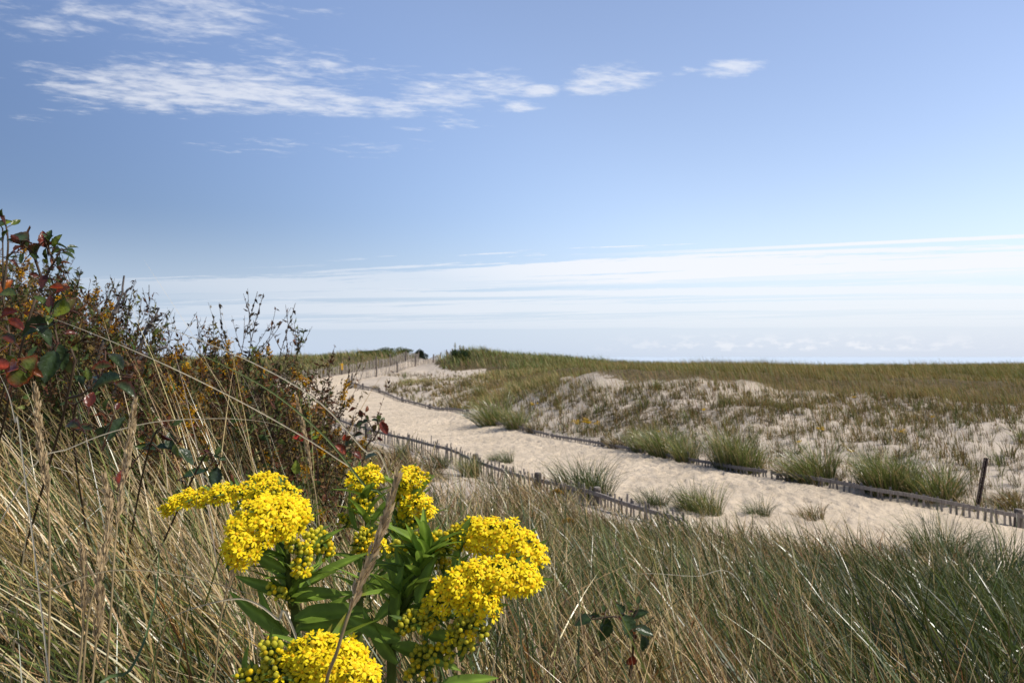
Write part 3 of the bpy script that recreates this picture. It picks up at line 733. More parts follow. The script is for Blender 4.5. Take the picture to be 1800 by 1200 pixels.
def rose(label, base, canes, leaves, group=None):
    """canes: lists of (px,py,Y); leaves: (px,py,Y,size_px,angle_deg,tilt,col,edge)"""
    b = np.asarray(base, float)
    if group is None and b[1] < 2:      # the cane is rooted deeper in the thicket and leans out toward the light
        b = np.array([b[0] * 1.45, b[1] * 1.45, 0]); b[2] = g1(b[0], b[1])
    canes = [[(tuple(b) if max(map(abs, p)) < 20 else p) for p in c] for c in canes]
    root = empty('wild_rose', b, 0, label, 'shrub', group)
    mb = MB()
    for c in canes:
        pts = smooth_curve([np.asarray(p, float) if max(map(abs, p)) < 20 else at(*p) for p in c], 14) - b
        tube(mb, pts, np.linspace(.0024, .0013, 14) * max(1, b[1] / 2.4), (.075, .05, .03), 6)
    for (px, py, Y, sz, ang, tilt, col, edge) in leaves:
        p = at(px, py, Y) - b; L = sz / F * Y * .98; a = math.radians(ang)
        d = np.array([math.cos(a), random.uniform(-.35, .35), math.sin(a)])
        n = np.array([-math.sin(a) * tilt * .6 + .2, -1 + abs(tilt) * .5, .45 + tilt])
        st = p - norm(d) * L * .5
        lm = MB(); oval_leaf(lm, st, d, n, L, L * random.uniform(.62, .8), col, edge, random.uniform(.25, .8), random.uniform(0, .9), 10, .08)
        tube(lm, [st - norm(d) * L * .35 + [0, 0, -.004], st - norm(d) * L * .1, st], [.0012, .0011, .001], (.12, .05, .03), 4)
        # petiole is carried to the nearest cane point
        best = min((np.linalg.norm(q - st), tuple(q)) for V in mb.V for q in V[::6])
        if best[0] < .4: tube(lm, [np.array(best[1]), (np.array(best[1]) + st) / 2 + [0, 0, .004], st - norm(d) * L * .3], [.0014, .0012, .001], (.12, .06, .035), 4)
        o = lm.build('leaf', M_ROSE, root)
        if max(col) == col[0] and col[0] > .2: o['label'] = 'red autumn leaf'
    fm = MB(); rr = np.random.default_rng(int(abs(b[0]) * 1000)); n0 = len(leaves)
    for V in mb.V:                      # young leaves along the cane
        ring = V.reshape(-1, 6, 3).mean(1)
        for _ in range(9 if b[1] > 1.2 and n0 > 4 else 2):
            p = ring[rr.integers(len(ring) // 2, len(ring))]; d = norm(rr.normal(0, 1, 3) + [0, 0, .4]); L = rr.uniform(.012, .026)
            c = np.array([DGR, (.06, .09, .02), (.10, .13, .022), MAR, (.16, .05, .016)][rr.integers(0, 5)])
            tube(fm, [p, p + d * .006, p + d * .012], [.0009, .0008, .0007], (.1, .06, .03), 4)
            oval_leaf(fm, p + d * .012, d, rr.normal(0, .5, 3) + [0, -.7, .6], L, L * .62, c, c * .8, rr.uniform(.2, .7), rr.uniform(0, .9), 7, .08)
    fm.build('foliage', M_ROSE, root)
    mb.build('cane', M_STEM, root)
    return root
rose('tall rose sprig with dark rounded leaves and one red leaf against the sky', (-.98, 1.42, 1.45),
     [[(-.93, 1.42, 1.45), (30, 640, 1.38), (75, 500, 1.36), (94, 460, 1.35), (104, 440, 1.35)], [(75, 500, 1.36), (55, 445, 1.34), (35, 430, 1.33)], [(94, 460, 1.35), (84, 440, 1.35), (78, 425, 1.35)]],
     [(30, 414, 1.33, 42, 155, .5, DGR, (.10, .06, .02)), (43, 425, 1.35, 40, 245, -.2, DGR, MAR), (57, 447, 1.34, 50, 225, .1, (.035, .05, .015), MAR), (75, 419, 1.35, 32, 100, 0, RED, MAR),
      (97, 422, 1.35, 28, 65, .1, LGR, DGR), (92, 441, 1.35, 26, 185, .5, (.07, .10, .02), DGR), (118, 444, 1.35, 26, 0, .9, DGR, (.05, .06, .03)), (15, 448, 1.38, 26, 200, .6, DGR, MAR),
      (110, 508, 1.36, 26, 20, .3, MAR, RED), (97, 503, 1.35, 24, 170, .2, RED, ORG), (88, 470, 1.36, 14, 60, .3, MAR, DGR)])
rose('rose cane at the left border with orange tinted leaves', (-1.1, 1.5, 1.5),
     [[(-1.08, 1.5, 1.5), (5, 700, 1.55), (4, 520, 1.55), (2, 400, 1.55)], [(4, 520, 1.55), (12, 430, 1.55), (4, 378, 1.55)]],
     [(6, 392, 1.55, 26, 30, .1, LGR, DGR), (8, 500, 1.55, 34, 70, 0, ORG, RED), (12, 515, 1.5, 34, 0, .4, (.08, .10, .02), DGR), (16, 552, 1.5, 36, 20, .3, RED, MAR), (28, 570, 1.5, 38, 340, .5, MAR, RED),
      (14, 596, 1.45, 34, 150, .4, MAR, DGR), (-6, 640, 1.4, 60, 10, .2, RED, MAR)])
rose('low rose branch with big green leaf edged in red at left', (-.86, 1.3, 1.35),
     [[(-.84, 1.3, 1.35), (120, 700, 1.28), (105, 620, 1.26), (92, 560, 1.26), (85, 540, 1.26)], [(105, 620, 1.26), (60, 640, 1.2), (30, 640, 1.18)], [(120, 700, 1.28), (150, 690, 1.25), (180, 660, 1.25)]],
     [(98, 541, 1.26, 50, 170, 0, (.19, .23, .02), (.10, .12, .02)), (118, 536, 1.28, 40, 60, -.1, (.10, .09, .02), MAR), (62, 578, 1.25, 62, 195, .1, DGR, (.03, .04, .02)), (80, 590, 1.24, 40, 320, .6, DGR, (.05, .07, .04)),
      (42, 650, 1.18, 66, 60, -.1, (.08, .11, .02), RED), (14, 646, 1.16, 50, 175, .1, RED, ORG), (88, 645, 1.22, 60, 260, .5, DGR, (.04, .06, .03)), (106, 628, 1.24, 50, 285, .5, DGR, (.045, .07, .035)),
      (120, 648, 1.26, 40, 250, .3, (.05, .07, .02), MAR), (180, 645, 1.25, 46, 10, .5, (.06, .08, .02), RED), (205, 636, 1.27, 40, 320, .7, DGR, (.07, .07, .05)), (182, 672, 1.22, 62, 195, .6, DGR, (.03, .05, .025)), (222, 680, 1.23, 50, 345, .6, (.04, .065, .03), MAR)])
rose('glossy rose shoots sunk in the straw left of the goldenrod', (-.75, 1.5, 1.4),
     [[(-.78, 1.5, 1.35), (130, 760, 1.4), (200, 730, 1.4)], [(-.7, 1.5, 1.35), (260, 800, 1.45), (320, 770, 1.45)], [(-.7, 1.5, 1.35), (340, 840, 1.45), (380, 810, 1.45)]],
     [(125, 745, 1.36, 44, 160, .4, (.06, .08, .02), RED), (150, 750, 1.38, 34, 10, .6, DGR, MAR), (178, 768, 1.4, 46, 230, .3, DGR, (.05, .07, .03)), (205, 752, 1.4, 50, 60, .2, (.045, .075, .03), (.08, .1, .06)), (258, 783, 1.44, 36, 160, .7, DGR, (.04, .07, .04)),
      (288, 788, 1.45, 34, 10, .8, (.03, .06, .03), (.05, .08, .05)), (300, 772, 1.45, 36, 100, .4, DGR, (.06, .09, .06)), (330, 800, 1.46, 40, 330, .7, DGR, (.05, .08, .05)), (345, 830, 1.46, 40, 20, .8, (.03, .06, .03), DGR), (380, 838, 1.46, 36, 260, .4, (.05, .08, .05), DGR), (216, 835, 1.4, 30, 80, 0, RED, MAR), (160, 700, 1.34, 30, 90, .1, MAR, RED)])
rose('small rose sprig with maroon leaf at the edge of the sand path', (-.62, 3.0, 1.27),
     [[(-.60, 3.0, 1.25), (640, 805, 2.95), (660, 770, 2.95), (645, 735, 2.95), (636, 722, 2.95)], [(655, 775, 2.95), (668, 752, 2.95), (664, 742, 2.95)]],
     [(634, 726, 2.95, 14, 100, .1, MAR, DGR), (644, 740, 2.95, 14, 30, .3, DGR, (.06, .08, .05)), (632, 744, 2.95, 16, 200, .3, DGR, MAR), (660, 738, 2.95, 14, 10, .6, DGR, (.08, .1, .07)), (676, 752, 2.93, 26, 300, -.1, (.15, .03, .02), RED), (658, 752, 2.95, 15, 230, .2, (.09, .07, .02), MAR), (630, 764, 2.95, 18, 190, .4, DGR, MAR), (642, 753, 2.95, 13, 330, .6, DGR, (.08, .1, .07))])
rose('rose shoot with bright red leaves below the thicket', (-.66, 2.6, 1.3),
     [[(-.66, 2.6, 1.28), (560, 820, 2.5), (540, 770, 2.5), (532, 760, 2.5)], [(-.6, 2.6, 1.28), (620, 820, 2.5), (605, 780, 2.5)]],
     [(528, 768, 2.5, 30, 170, .2, (.45, .05, .03), RED), (545, 775, 2.5, 24, 330, .3, RED, MAR), (606, 768, 2.5, 12, 80, 0, (.5, .06, .02), RED), (600, 790, 2.5, 26, 320, .2, (.28, .06, .03), MAR), (612, 778, 2.5, 18, 60, .6, DGR, (.08, .1, .07)), (630, 798, 2.5, 20, 340, .3, MAR, RED), (652, 800, 2.5, 24, 30, .8, (.05, .08, .05), (.1, .12, .1)), (672, 802, 2.5, 16, 300, .3, MAR, DGR), (522, 820, 2.4, 26, 90, .1, (.2, .24, .03), (.12, .15, .02)), (555, 768, 2.5, 14, 20, .1, (.18, .25, .03), DGR)])
rose('dark drooping leafy sprig amid grass right of the goldenrod', (.22, 1.75, 1.1),
     [[(.24, 1.75, 1.1), (1110, 1150, 1.7), (1108, 1095, 1.68), (1120, 1068, 1.68)], [(1108, 1095, 1.68), (1085, 1080, 1.66), (1040, 1085, 1.66)]],
     [(1125, 1076, 1.68, 30, 30, .5, DGR, (.03, .05, .02)), (1090, 1066, 1.68, 22, 120, .5, DGR, (.04, .06, .03)), (1024, 1086, 1.66, 36, 190, .5, DGR, (.03, .05, .02)), (1062, 1105, 1.66, 46, 265, .1, (.035, .065, .018), DGR), (1104, 1100, 1.65, 46, 300, .3, DGR, (.05, .08, .04)), (1132, 1105, 1.66, 34, 345, .4, DGR, (.03, .05, .02)), (1130, 1130, 1.66, 32, 280, .3, DGR, (.07, .09, .06)), (1108, 1160, 1.66, 26, 260, 0, RED, MAR)])
rose('single dark leaf lying on straw coloured grass mid slope', hit(1370, 1040, 2), [[tuple(hit(1370, 1040, 2)), tuple(hit(1366, 1012, 2) + [0, 0, .3])]],
     [(1372, 1004, hit(1370, 1040, 2)[1] - .1, 30, 5, .7, DGR, (.08, .09, .07)), (1356, 1008, hit(1370, 1040, 2)[1] - .1, 20, 200, .6, (.10, .09, .03), DGR)])

# ---- wiry weeds of the thicket
def weed_meshes(seed, hgt, flower=0.0, bushy=1.0, dark=1.0):
    r = np.random.default_rng(seed); st, lf, fl = MB(), MB(), MB()
    bend = r.normal(0, .10, 2); t = np.linspace(0, 1, 12)
    main = np.stack([bend[0] * t ** 2 * hgt, bend[1] * t ** 2 * hgt, t * hgt], 1) + np.c_[r.normal(0, .006, (12, 2)), np.zeros(12)]
    tube(st, main, np.linspace(.0040, .0012, 12), (.075, .045, .028), 5)
    V, T, C = [], [], []
    def small_leaf(p, d, L, W, c):
        d = norm(d); s = norm(np.cross(d, r.normal(0, 1, 3))); n = np.cross(d, s); k = fl if False else lf
        a = p + d * L * .45 + s * W * .5 + n * W * .25; b = p + d * L * .45 - s * W * .5 + n * W * .25; e = p + d * L - n * L * .25; m = p + d * L * .5
        lf.add([p, a, m, b, e], None, [(0, 1, 2), (0, 2, 3), (1, 4, 2), (2, 4, 3)], np.asarray(c) * r.uniform(.6, 1.4))
    LC = [(.085, .065, .02), (.055, .075, .018), (.13, .048, .02), (.11, .11, .02), (.05, .028, .014), (.15, .10, .025), (.07, .085, .018), (.11, .06, .022), (.06, .035, .016), (.14, .06, .02)]
    nb = int(15 * bushy)
    axes = [(main, .35)]
    for q in range(nb):
        f = r.uniform(.22, .97); p = main[int(f * 11)]; a = r.uniform(0, 2 * PI); ln = hgt * (1.02 - f) * r.uniform(.35, .75) + .05
        tt_ = np.linspace(0, 1, 7)[:, None]; el = r.uniform(.45, 1.1)
        d = np.array([math.cos(a) * math.sin(el), math.sin(a) * math.sin(el), math.cos(el)])
        br = p + d * ln * tt_ + np.array([0, 0, 1]) * ln * .28 * tt_ ** 2
        if r.uniform() < .3: br[-2:, 2] -= ln * .12 * np.array([.3, 1.])
        tube(st, br, np.linspace(.0018, .0007, 7), (.065, .04, .026), 4); axes.append((br, 0))
    for ax, start in axes:
        ln = np.linalg.norm(np.diff(ax, axis=0), axis=1).sum(); n = int(ln / .0105 * (1 if start == 0 else .8) * bushy)
        c = np.array(LC[r.integers(0, len(LC))]) * dark
        for _ in range(n):
            f = r.uniform(start, 1) * (len(ax) - 1.001); i = int(f); p = ax[i] + (ax[i + 1] - ax[i]) * (f - i)
            small_leaf(p, r.normal(0, 1, 3) + [0, 0, .35], r.uniform(.012, .036), r.uniform(.005, .012), c)
        for _ in range(int(n * .05)):     # some broader green leaves
            f = r.uniform(start, .9) * (len(ax) - 1.001); i = int(f)
            small_leaf(ax[i], r.normal(0, 1, 3) + [0, 0, .2], r.uniform(.032, .055), r.uniform(.014, .024), [(.07, .12, .022), (.10, .13, .025), (.05, .085, .02), (.16, .05, .025)][r.integers(0, 4)])
        if start == 0 and r.uniform() < flower * 1.3:      # mustard plume on the outer half of the twig
            cen = r.uniform(.72, 1, 2)
            for _ in range(int(ln / .0034)):
                f = min(1, max(.4, cen[r.integers(0, 2)] + r.normal(0, .03))) * (len(ax) - 1.001); i = int(f); p = ax[i] + (ax[i + 1] - ax[i]) * (f - i) + r.normal(0, .009, 3) + [0, 0, .003]
                q = r.uniform(.003, .0062); u = norm(r.normal(0, 1, 3)); w = norm(np.cross(u, [.3, .2, .9])); z = np.cross(u, w)
                cc = np.array([(.70, .38, .012), (.58, .29, .012), (.78, .48, .015), (.36, .19, .02)][r.integers(0, 4)])
                fl.add([p + u * q, p + w * q, p - u * q, p - w * q, p + z * q], None, [(0, 1, 4), (1, 2, 4), (2, 3, 4), (3, 0, 4)], cc)
    out = {'stem': st.mesh('stem', M_STEM), 'foliage': lf.mesh('foliage', M_DARK)}
    if fl.n: out['flowers'] = fl.mesh('flowers', M_PETAL, False)
    return out
WEEDS = [weed_meshes(100 + k, 1.0, f, b, dk) for k, (f, b, dk) in enumerate([(0, 1, .8), (0, 1.2, .9), (.04, 1.2, 1), (.13, 1.3, 1.1), (.32, 1.2, 1.2), (0, .6, .7), (.08, 1.4, 1.1), (0, .4, .6)])]
def weed(k, px, top, Y, label, group, lean=0, lo=None):
    x = (px - CX) / F * Y; zg = g1(x, Y); ht = H - (top - HZ) / F * Y - zg
    root = empty('wiry_weed', (x, Y, zg - .02), random.uniform(0, 6.28), label, 'weed', group)
    for nm, me in WEEDS[k].items(): child(nm, me, root)
    root.scale = (ht * random.uniform(.8, 1.0), ht * random.uniform(.8, 1.0), ht + .02); root.rotation_euler[1] = lean
    return root
TH = 'wiry weeds of the thicket on the left'
for k, px, top, Y, lb in [
    (0, 12, 440, 2.7, 'dark wiry weed at the left border rising behind the rose sprig'), (1, 40, 455, 2.8, 'bushy dark weed directly below the rose sprig leaves'), (5, 78, 448, 2.9, 'thin seeded weed right of the tall rose sprig'),
    (0, 100, 470, 2.9, 'dense brown weed under the sprig with drooping tips'), (5, 138, 492, 3.0, 'spindly curled weed with hooked tips left of the dead branch'), (7, 163, 490, 3.0, 'single bare stalk left of the dead forked branch'),
    (4, 150, 520, 2.9, 'yellow flowering weed left of the dead forked branch'), (5, 198, 492, 3.1, 'thin upright weed crossing the dead forked branch'), (1, 232, 520, 3.1, 'dark twiggy weed right of the dead forked branch'),
    (0, 255, 528, 3.1, 'brown seeding weed behind the long straw blades'), (7, 272, 507, 3.2, 'tallest bare stalk between the two dead branches'), (5, 300, 548, 3.2, 'curly tipped weed right of the second dead branch'),
    (4, 335, 600, 3.1, 'yellow flowered weed in the dip of the thicket'), (3, 320, 605, 3.0, 'dull yellow weed with reddish leaves in the dip'), (7, 362, 550, 3.3, 'bare curved stalk left of the isolated tall weeds'),
    (0, 372, 560, 3.3, 'dark spike crowded with leaves, left of the tall isolated group'), (7, 385, 513, 3.35, 'tall bare stalk in the isolated group'), (5, 405, 515, 3.4, 'tallest seeded weed of the isolated group'),
    (3, 415, 575, 3.3, 'mustard flowered weed in the middle of the isolated group'), (5, 428, 535, 3.4, 'knobbly seeded weed right of the tallest of the group'), (7, 443, 530, 3.4, 'hooked stalk right of the knobbly weed'),
    (1, 462, 578, 3.4, 'bushy dark weed at the right shoulder of the thicket'), (5, 490, 576, 3.5, 'outward leaning weed ending the tall thicket'), (4, 395, 640, 3.1, 'low weed in full yellow flower below the isolated group'),
    (2, 440, 640, 3.2, 'low brownish weed with few yellow tips below the right shoulder'), (4, 535, 612, 3.6, 'weed with bright yellow spike against the far dune'), (3, 556, 615, 3.6, 'second yellow spiked weed against the far dune'),
    (2, 545, 640, 3.5, 'dark bushy weed against the sand path'), (5, 585, 625, 3.6, 'reddish curled weed arching over the sand path'), (1, 560, 670, 3.4, 'leafy weed with reddish crown at the thicket end'),
    (5, 610, 695, 3.5, 'short curled weed reaching over the sand'), (2, 575, 690, 3.3, 'low dark weed at the foot of the thicket end'), (4, 500, 660, 3.2, 'yellow flowering weed left of the leafy end weed')]:
    weed(k, px, top, Y, lb, TH)
_r = np.random.default_rng(9)
prof_x = [-60, 0, 60, 130, 200, 280, 330, 370, 440, 490, 520, 560, 600]; prof_y = [395, 410, 430, 475, 510, 555, 605, 600, 590, 610, 650, 660, 715]
for q in range(98):
    px = _r.uniform(-50, 590) if q < 74 else _r.uniform(-50, 230); Y = _r.uniform(2.3, 4.0); top = np.interp(px, prof_x, prof_y) + _r.uniform(5, 95)
    if _r.uniform() < .3: top += 40
    k = int(_r.choice([0, 1, 2, 3, 4, 6, 6, 2, 3, 4] if q < 74 else [0, 1, 1, 2, 6, 0]))
    o = weed(k, px, top, Y, 'tangled weed with small dark leaves and dull yellow tips inside the thicket' if 'flowers' in WEEDS[k] else 'tangled weed with small dark leaves inside the thicket',
             'flowering weeds filling the thicket' if 'flowers' in WEEDS[k] else 'dark weeds filling the thicket')
def rooted(pts):
    """3-D points of a stalk, carried down to the ground it grows from"""
    P = [at(*p) for p in pts]; d = norm(P[0] - P[1]); g = g1(P[0][0], P[0][1]); h = P[0][2] - g
    if h > .06:
        k = min(.25, h * .35); f = P[0] + np.array([d[0] * k, d[1] * k + .02, 0]); f[2] = g1(f[0], f[1]) - .02
        m = P[0] * .55 + f * .45 + np.array([d[0] * k * .25, 0, 0]); P = [f, m] + P
    return P
# dead branches
def dead_branch(label, lines):
    R0 = rooted(lines[0]); b = R0[0]; root = empty('dead_branch', b, 0, label, 'branch'); mb = MB()
    for ln in lines:
        P = smooth_curve(R0 if ln is lines[0] else [at(*p[:3]) for p in ln], 12) - b; P[1:-1] += np.random.default_rng(len(ln)).normal(0, .004, (10, 3))
        tube(mb, P, np.interp(np.linspace(0, 1, 12), [0, 1], [.009 if ln is lines[0] else .006, .003]), (.10, .085, .078), 7)
    mb.build('wood', M_STEM, root)
dead_branch('forked grey dead branch sticking up out of the thicket', [[(150, 690, 2.75), (190, 575, 2.75), (212, 520, 2.75), (217, 484, 2.75)], [(196, 562, 2.75), (208, 540, 2.75), (222, 512, 2.75), (232, 502, 2.75)]])
dead_branch('smaller dead branch with short twigs right of the forked one', [[(228, 660, 2.85), (252, 590, 2.85), (268, 562, 2.85), (279, 541, 2.85)], [(262, 572, 2.85), (276, 557, 2.85), (285, 551, 2.85)], [(268, 562, 2.85), (280, 556, 2.85)], [(255, 585, 2.85), (264, 568, 2.85), (263, 553, 2.85)]])
dead_branch('dark bare branch lying low across the thicket', [[(215, 665, 2.6), (250, 630, 2.6), (290, 610, 2.6), (298, 615, 2.6)]])

# ------------------------------------------------------------------ far shrubs and small flowering plants
def bush_mesh(name, seed, n, rx, ry, rz, cols, lsize, mat):
    r = np.random.default_rng(seed); mb = MB()
    lobes = [(r.uniform(-.6, .6), r.uniform(-.6, .6), r.uniform(.25, .75), r.uniform(.25, .5)) for _ in range(9)]
    for _ in range(n):
        lx, ly, lz, lr = lobes[r.integers(0, 9)]; v = norm(r.normal(0, 1, 3)) * lr * r.uniform(.5, 1.0)
        p = np.array([(lx + v[0]) * rx, (ly + v[1]) * ry, max(.0, lz + v[2]) * rz])
        d = norm(r.normal(0, 1, 3) + [0, 0, 1.3]); s = norm(np.cross(d, r.normal(0, 1, 3))); L = lsize * r.uniform(.6, 1.4)
        mb.add([p, p + d * L * .5 + s * L * .2, p + d * L, p + d * L * .5 - s * L * .2], [(0, 1, 2, 3)], None, np.array(cols[r.integers(0, len(cols))]) * r.uniform(.6, 1.4))
    return mb.mesh(name, mat)
def shrub(name, px, py, Y, size, seed, cols, label, tips=None):
    x = (px - CX) / F * Y; zg = g1(x, Y)
    root = empty(name, (x, Y, zg), 0, label, 'shrub')
    sm = MB(); r = np.random.default_rng(seed)
    for _ in range(7):
        e = np.array([r.uniform(-.5, .5) * size[0], r.uniform(-.5, .5) * size[1], r.uniform(.5, .8) * size[2]])
        tube(sm, smooth_curve([(0, 0, -.1), e * [.3, .3, .5], e], 7), np.linspace(.02, .006, 7), (.07, .05, .04), 5)
    sm.build('stem', M_STEM, root)
    child('foliage', bush_mesh('foliage', seed, 2600, *size, cols, .15, M_LEAF), root)
    if tips:
        fm = MB()
        for (ox, oz, hh) in tips:
            for _ in range(160):
                t = r.uniform(0, 1); p = np.array([ox + r.normal(0, .05) * (1.2 - t), r.normal(0, .05), oz + hh * t]); d = norm(r.normal(0, 1, 3) + [0, 0, 1.]); s = norm(np.cross(d, r.normal(0, 1, 3)))
                fm.add([p, p + d * .04 + s * .015, p + d * .08, p + d * .04 - s * .015], [(0, 1, 2, 3)], None, np.array((.22, .18, .02) if t > .3 else (.07, .09, .02)) * r.uniform(.6, 1.3))
        fm.build('yellow_tips', M_LEAF, root)
shrub('bayberry_shrub', 806, 628, 64, (.95, .7, .85), 41, [(.03, .06, .03), (.04, .075, .03), (.06, .09, .03)], 'dark green shrub with yellow tipped spires on the hummock beside the gap',
      [(-.28, .75, .75), (.12, .7, .6), (.38, .7, .55), (.62, .55, .4), (.85, .4, .35), (-.5, .6, .4)])
shrub('dark_bush', 739, 632, 88, (.9, .7, 1.0), 43, [(.02, .03, .015), (.03, .045, .02)], 'small dark bush in the gap where the path meets the sky')
shrub('dune_bush', 695, 632, 86, (2.4, 1.4, .8), 44, [(.08, .11, .035), (.10, .13, .04), (.14, .15, .045)], 'broad green bush on the crest behind the tall left fence')
shrub('low_bush', 655, 632, 84, (2.0, 1.2, .5), 45, [(.09, .12, .04), (.12, .14, .045)], 'low green bush left of the broad one on the far left dune')

def small_goldenrod_mesh(seed, n_st=7):
    r = np.random.default_rng(seed); st, lf, fl = MB(), MB(), MB()
    for _ in range(n_st):
        a = r.uniform(0, 2 * PI); h = r.uniform(.28, .45); e = np.array([math.cos(a) * r.uniform(.02, .2), math.sin(a) * r.uniform(.02, .2), h])
        P = smooth_curve([(0, 0, -.03), e * [.4, .4, .55], e], 8); tube(st, P, np.linspace(.005, .002, 8), (.06, .09, .02), 4)
        for i in range(16):
            p = P[r.integers(1, 8)]; d = norm(r.normal(0, 1, 3) * [1, 1, .4] + [0, 0, .5]); s = norm(np.cross(d, [0, 0, 1.])); L = r.uniform(.06, .11)
            lf.add([p, p + d * L * .5 + s * .009, p + d * L, p + d * L * .5 - s * .009], [(0, 1, 2, 3)], None, np.array((.075, .11, .025)) * r.uniform(.6, 1.4))
        for i in range(70):
            p = e + r.normal(0, 1, 3) * [.035, .035, .022] + [0, 0, .01]; u = norm(r.normal(0, 1, 3)); w = norm(np.cross(u, [.3, .2, .9])); q = r.uniform(.006, .011)
            fl.add([p + u * q, p + w * q, p - u * q, p - w * q, p + [0, 0, q]], None, [(0, 1, 4), (1, 2, 4), (2, 3, 4), (3, 0, 4)], np.array((.72, .46, .014)) * r.uniform(.75, 1.15))
    return [('stem', st.mesh('stem', M_STEM)), ('foliage', lf.mesh('foliage', M_LEAF)), ('flowers', fl.mesh('flowers', M_PETAL, False))]
SG = [small_goldenrod_mesh(s, k) for s, k in ((51, 7), (52, 4), (53, 2))]
for px, py, k, sc, lb in [(1015, 762, 1, 1.1, 'small goldenrod, leftmost of the yellow trio above the right fence'), (1030, 760, 0, 1.1, 'leafy goldenrod in the middle of the yellow trio above the right fence'), (1046, 762, 1, 1.0, 'goldenrod at the right of the yellow trio above the right fence'),
                          (938, 724, 1, .9, 'green leafy goldenrod plant alone behind the first fence tufts'), (1236, 738, 2, .9, 'single yellow flower high on the middle of the sand face'), (1405, 795, 2, .8, 'orange yellow flower low on the sand face above the fence'),
                          (1440, 772, 1, .8, 'leafy goldenrod with a yellow tip in the centre of the sand face'), (1488, 812, 2, .8, 'small yellow flower behind the fountain shaped tuft'), (1582, 775, 1, .8, 'bushy green plant with yellow flecks on the right sand face'),
                          (1156, 775, 2, .8, 'low yellow flower just behind the middle of the right fence'), (1505, 715, 2, .9, 'pale green yellow plant near the upper edge of the sand face'), (1640, 750, 2, .8, 'tiny green plant high on the right sand face')]:
    p = hit(px, py, 10); root = empty('distant_goldenrod', p, random.uniform(0, 6), lb, 'flowering plant', 'small goldenrods on the sand face')
    root.scale = (sc * .72,) * 3
    for nm, me in SG[k]: child(nm, me, root)
for px, py, dz, sc, lb in [(972, 955, .0, 1.0, 'faded brownish goldenrod plume in the straw grass above the right flower heads'), (990, 990, 0, .7, 'small faded goldenrod plume drooping right of the flower heads')]:
    p = hit(px, py, 3); root = empty('faded_goldenrod', p, 0, lb, 'flowering plant')
    r = np.random.default_rng(px); st, fl = MB(), MB(); hgt = .62 * sc
    P = smooth_curve([(0, 0, 0), (-.01, 0, hgt * .7), (0, 0, hgt * .95), (.05, 0, hgt), (.10, 0, hgt * .96)], 16); tube(st, P, np.linspace(.004, .0015, 16), (.08, .06, .025), 5)
    for _ in range(360):
        f = r.uniform(7, 14.9); i = int(f); q = P[i] + (P[i + 1] - P[i]) * (f - i) + r.normal(0, .012, 3); u = norm(r.normal(0, 1, 3)); w = norm(np.cross(u, [.3, .2, .9])); a = r.uniform(.003, .007)
        fl.add([q + u * a, q + w * a, q - u * a, q - w * a, q + [0, 0, a]], None, [(0, 1, 4), (1, 2, 4), (2, 3, 4), (3, 0, 4)], np.array((.45, .25, .02) if r.uniform() < .6 else (.08, .07, .02)) * r.uniform(.7, 1.2))
    st.build('stem', M_STEM, root); fl.build('flowers', M_PETAL, root, False)

# ------------------------------------------------------------------ seaside goldenrod in front
YEL, YEL2, DISC, BUDG = np.array((.99, .79, .016)), np.array((.98, .72, .010)), np.array((.94, .54, .008)), np.array((.52, .58, .085))
def flower(mb, p, n, r, rg):
    n = norm(n); u = norm(np.cross(n, rg.normal(0, 1, 3))); w = np.cross(n, u)
    k = int(rg.integers(8, 11)); a0 = rg.uniform(0, 6.28)
    for i in range(k):
        a = a0 + 2 * PI * i / k + rg.normal(0, .12); d = u * math.cos(a) + w * math.sin(a); s = np.cross(n, d)
        L = r * rg.uniform(.85, 1.12); up = rg.normal(.05, .18); wd = r * rg.uniform(.155, .205)
        q0 = p + d * r * .22; q1 = p + d * L * .62 + n * L * up * .55; q2 = p + d * L + n * L * (up - .12)
        c = (YEL if rg.uniform() < .7 else YEL2) * rg.uniform(.88, 1.1)
        mb.add([q0 - s * wd * .45, q0 + s * wd * .45, q1 + s * wd, q1 - s * wd, q2 + s * wd * .5, q2 - s * wd * .5, q1 + n * -.12 * wd], [(3, 2, 4, 5)], [(0, 1, 6), (1, 2, 6), (3, 0, 6), (2, 3, 6)], c)
    m = 8; a = np.linspace(0, 2 * PI, m, endpoint=False); ring = lambda rr, h: p + (np.cos(a)[:, None] * u + np.sin(a)[:, None] * w) * rr + n * h
    V = np.vstack([ring(r * .24, 0), ring(r * .235, r * .13), ring(r * .14, r * .21), (p + n * r * .235)[None]])
    Q = [(l * m + i, l * m + (i + 1) % m, (l + 1) * m + (i + 1) % m, (l + 1) * m + i) for l in (0, 1) for i in range(m)]
    mb.add(V, Q, [(2 * m + i, 2 * m + (i + 1) % m, 3 * m) for i in range(m)], DISC * rg.uniform(.85, 1.15))
    cup(mb, p - n * r * .62, n, r * .30, r * .66)
def cup(mb, b, n, r, L, c0=BUDG * .8, c1=None):
    """green involucre"""
    n = norm(n); u = norm(np.cross(n, [.37, .41, .2])); w = np.cross(n, u); m = 6; a = np.linspace(0, 2 * PI, m, endpoint=False)
    V = np.vstack([b + (np.cos(a)[:, None] * u + np.sin(a)[:, None] * w) * r * q + n * L * h for q, h in ((.35, 0), (1, .45), (.95, 1))])
    mb.add(V, [(l * m + i, l * m + (i + 1) % m, (l + 1) * m + (i + 1) % m, (l + 1) * m + i) for l in (0, 1) for i in range(m)], None, c0)
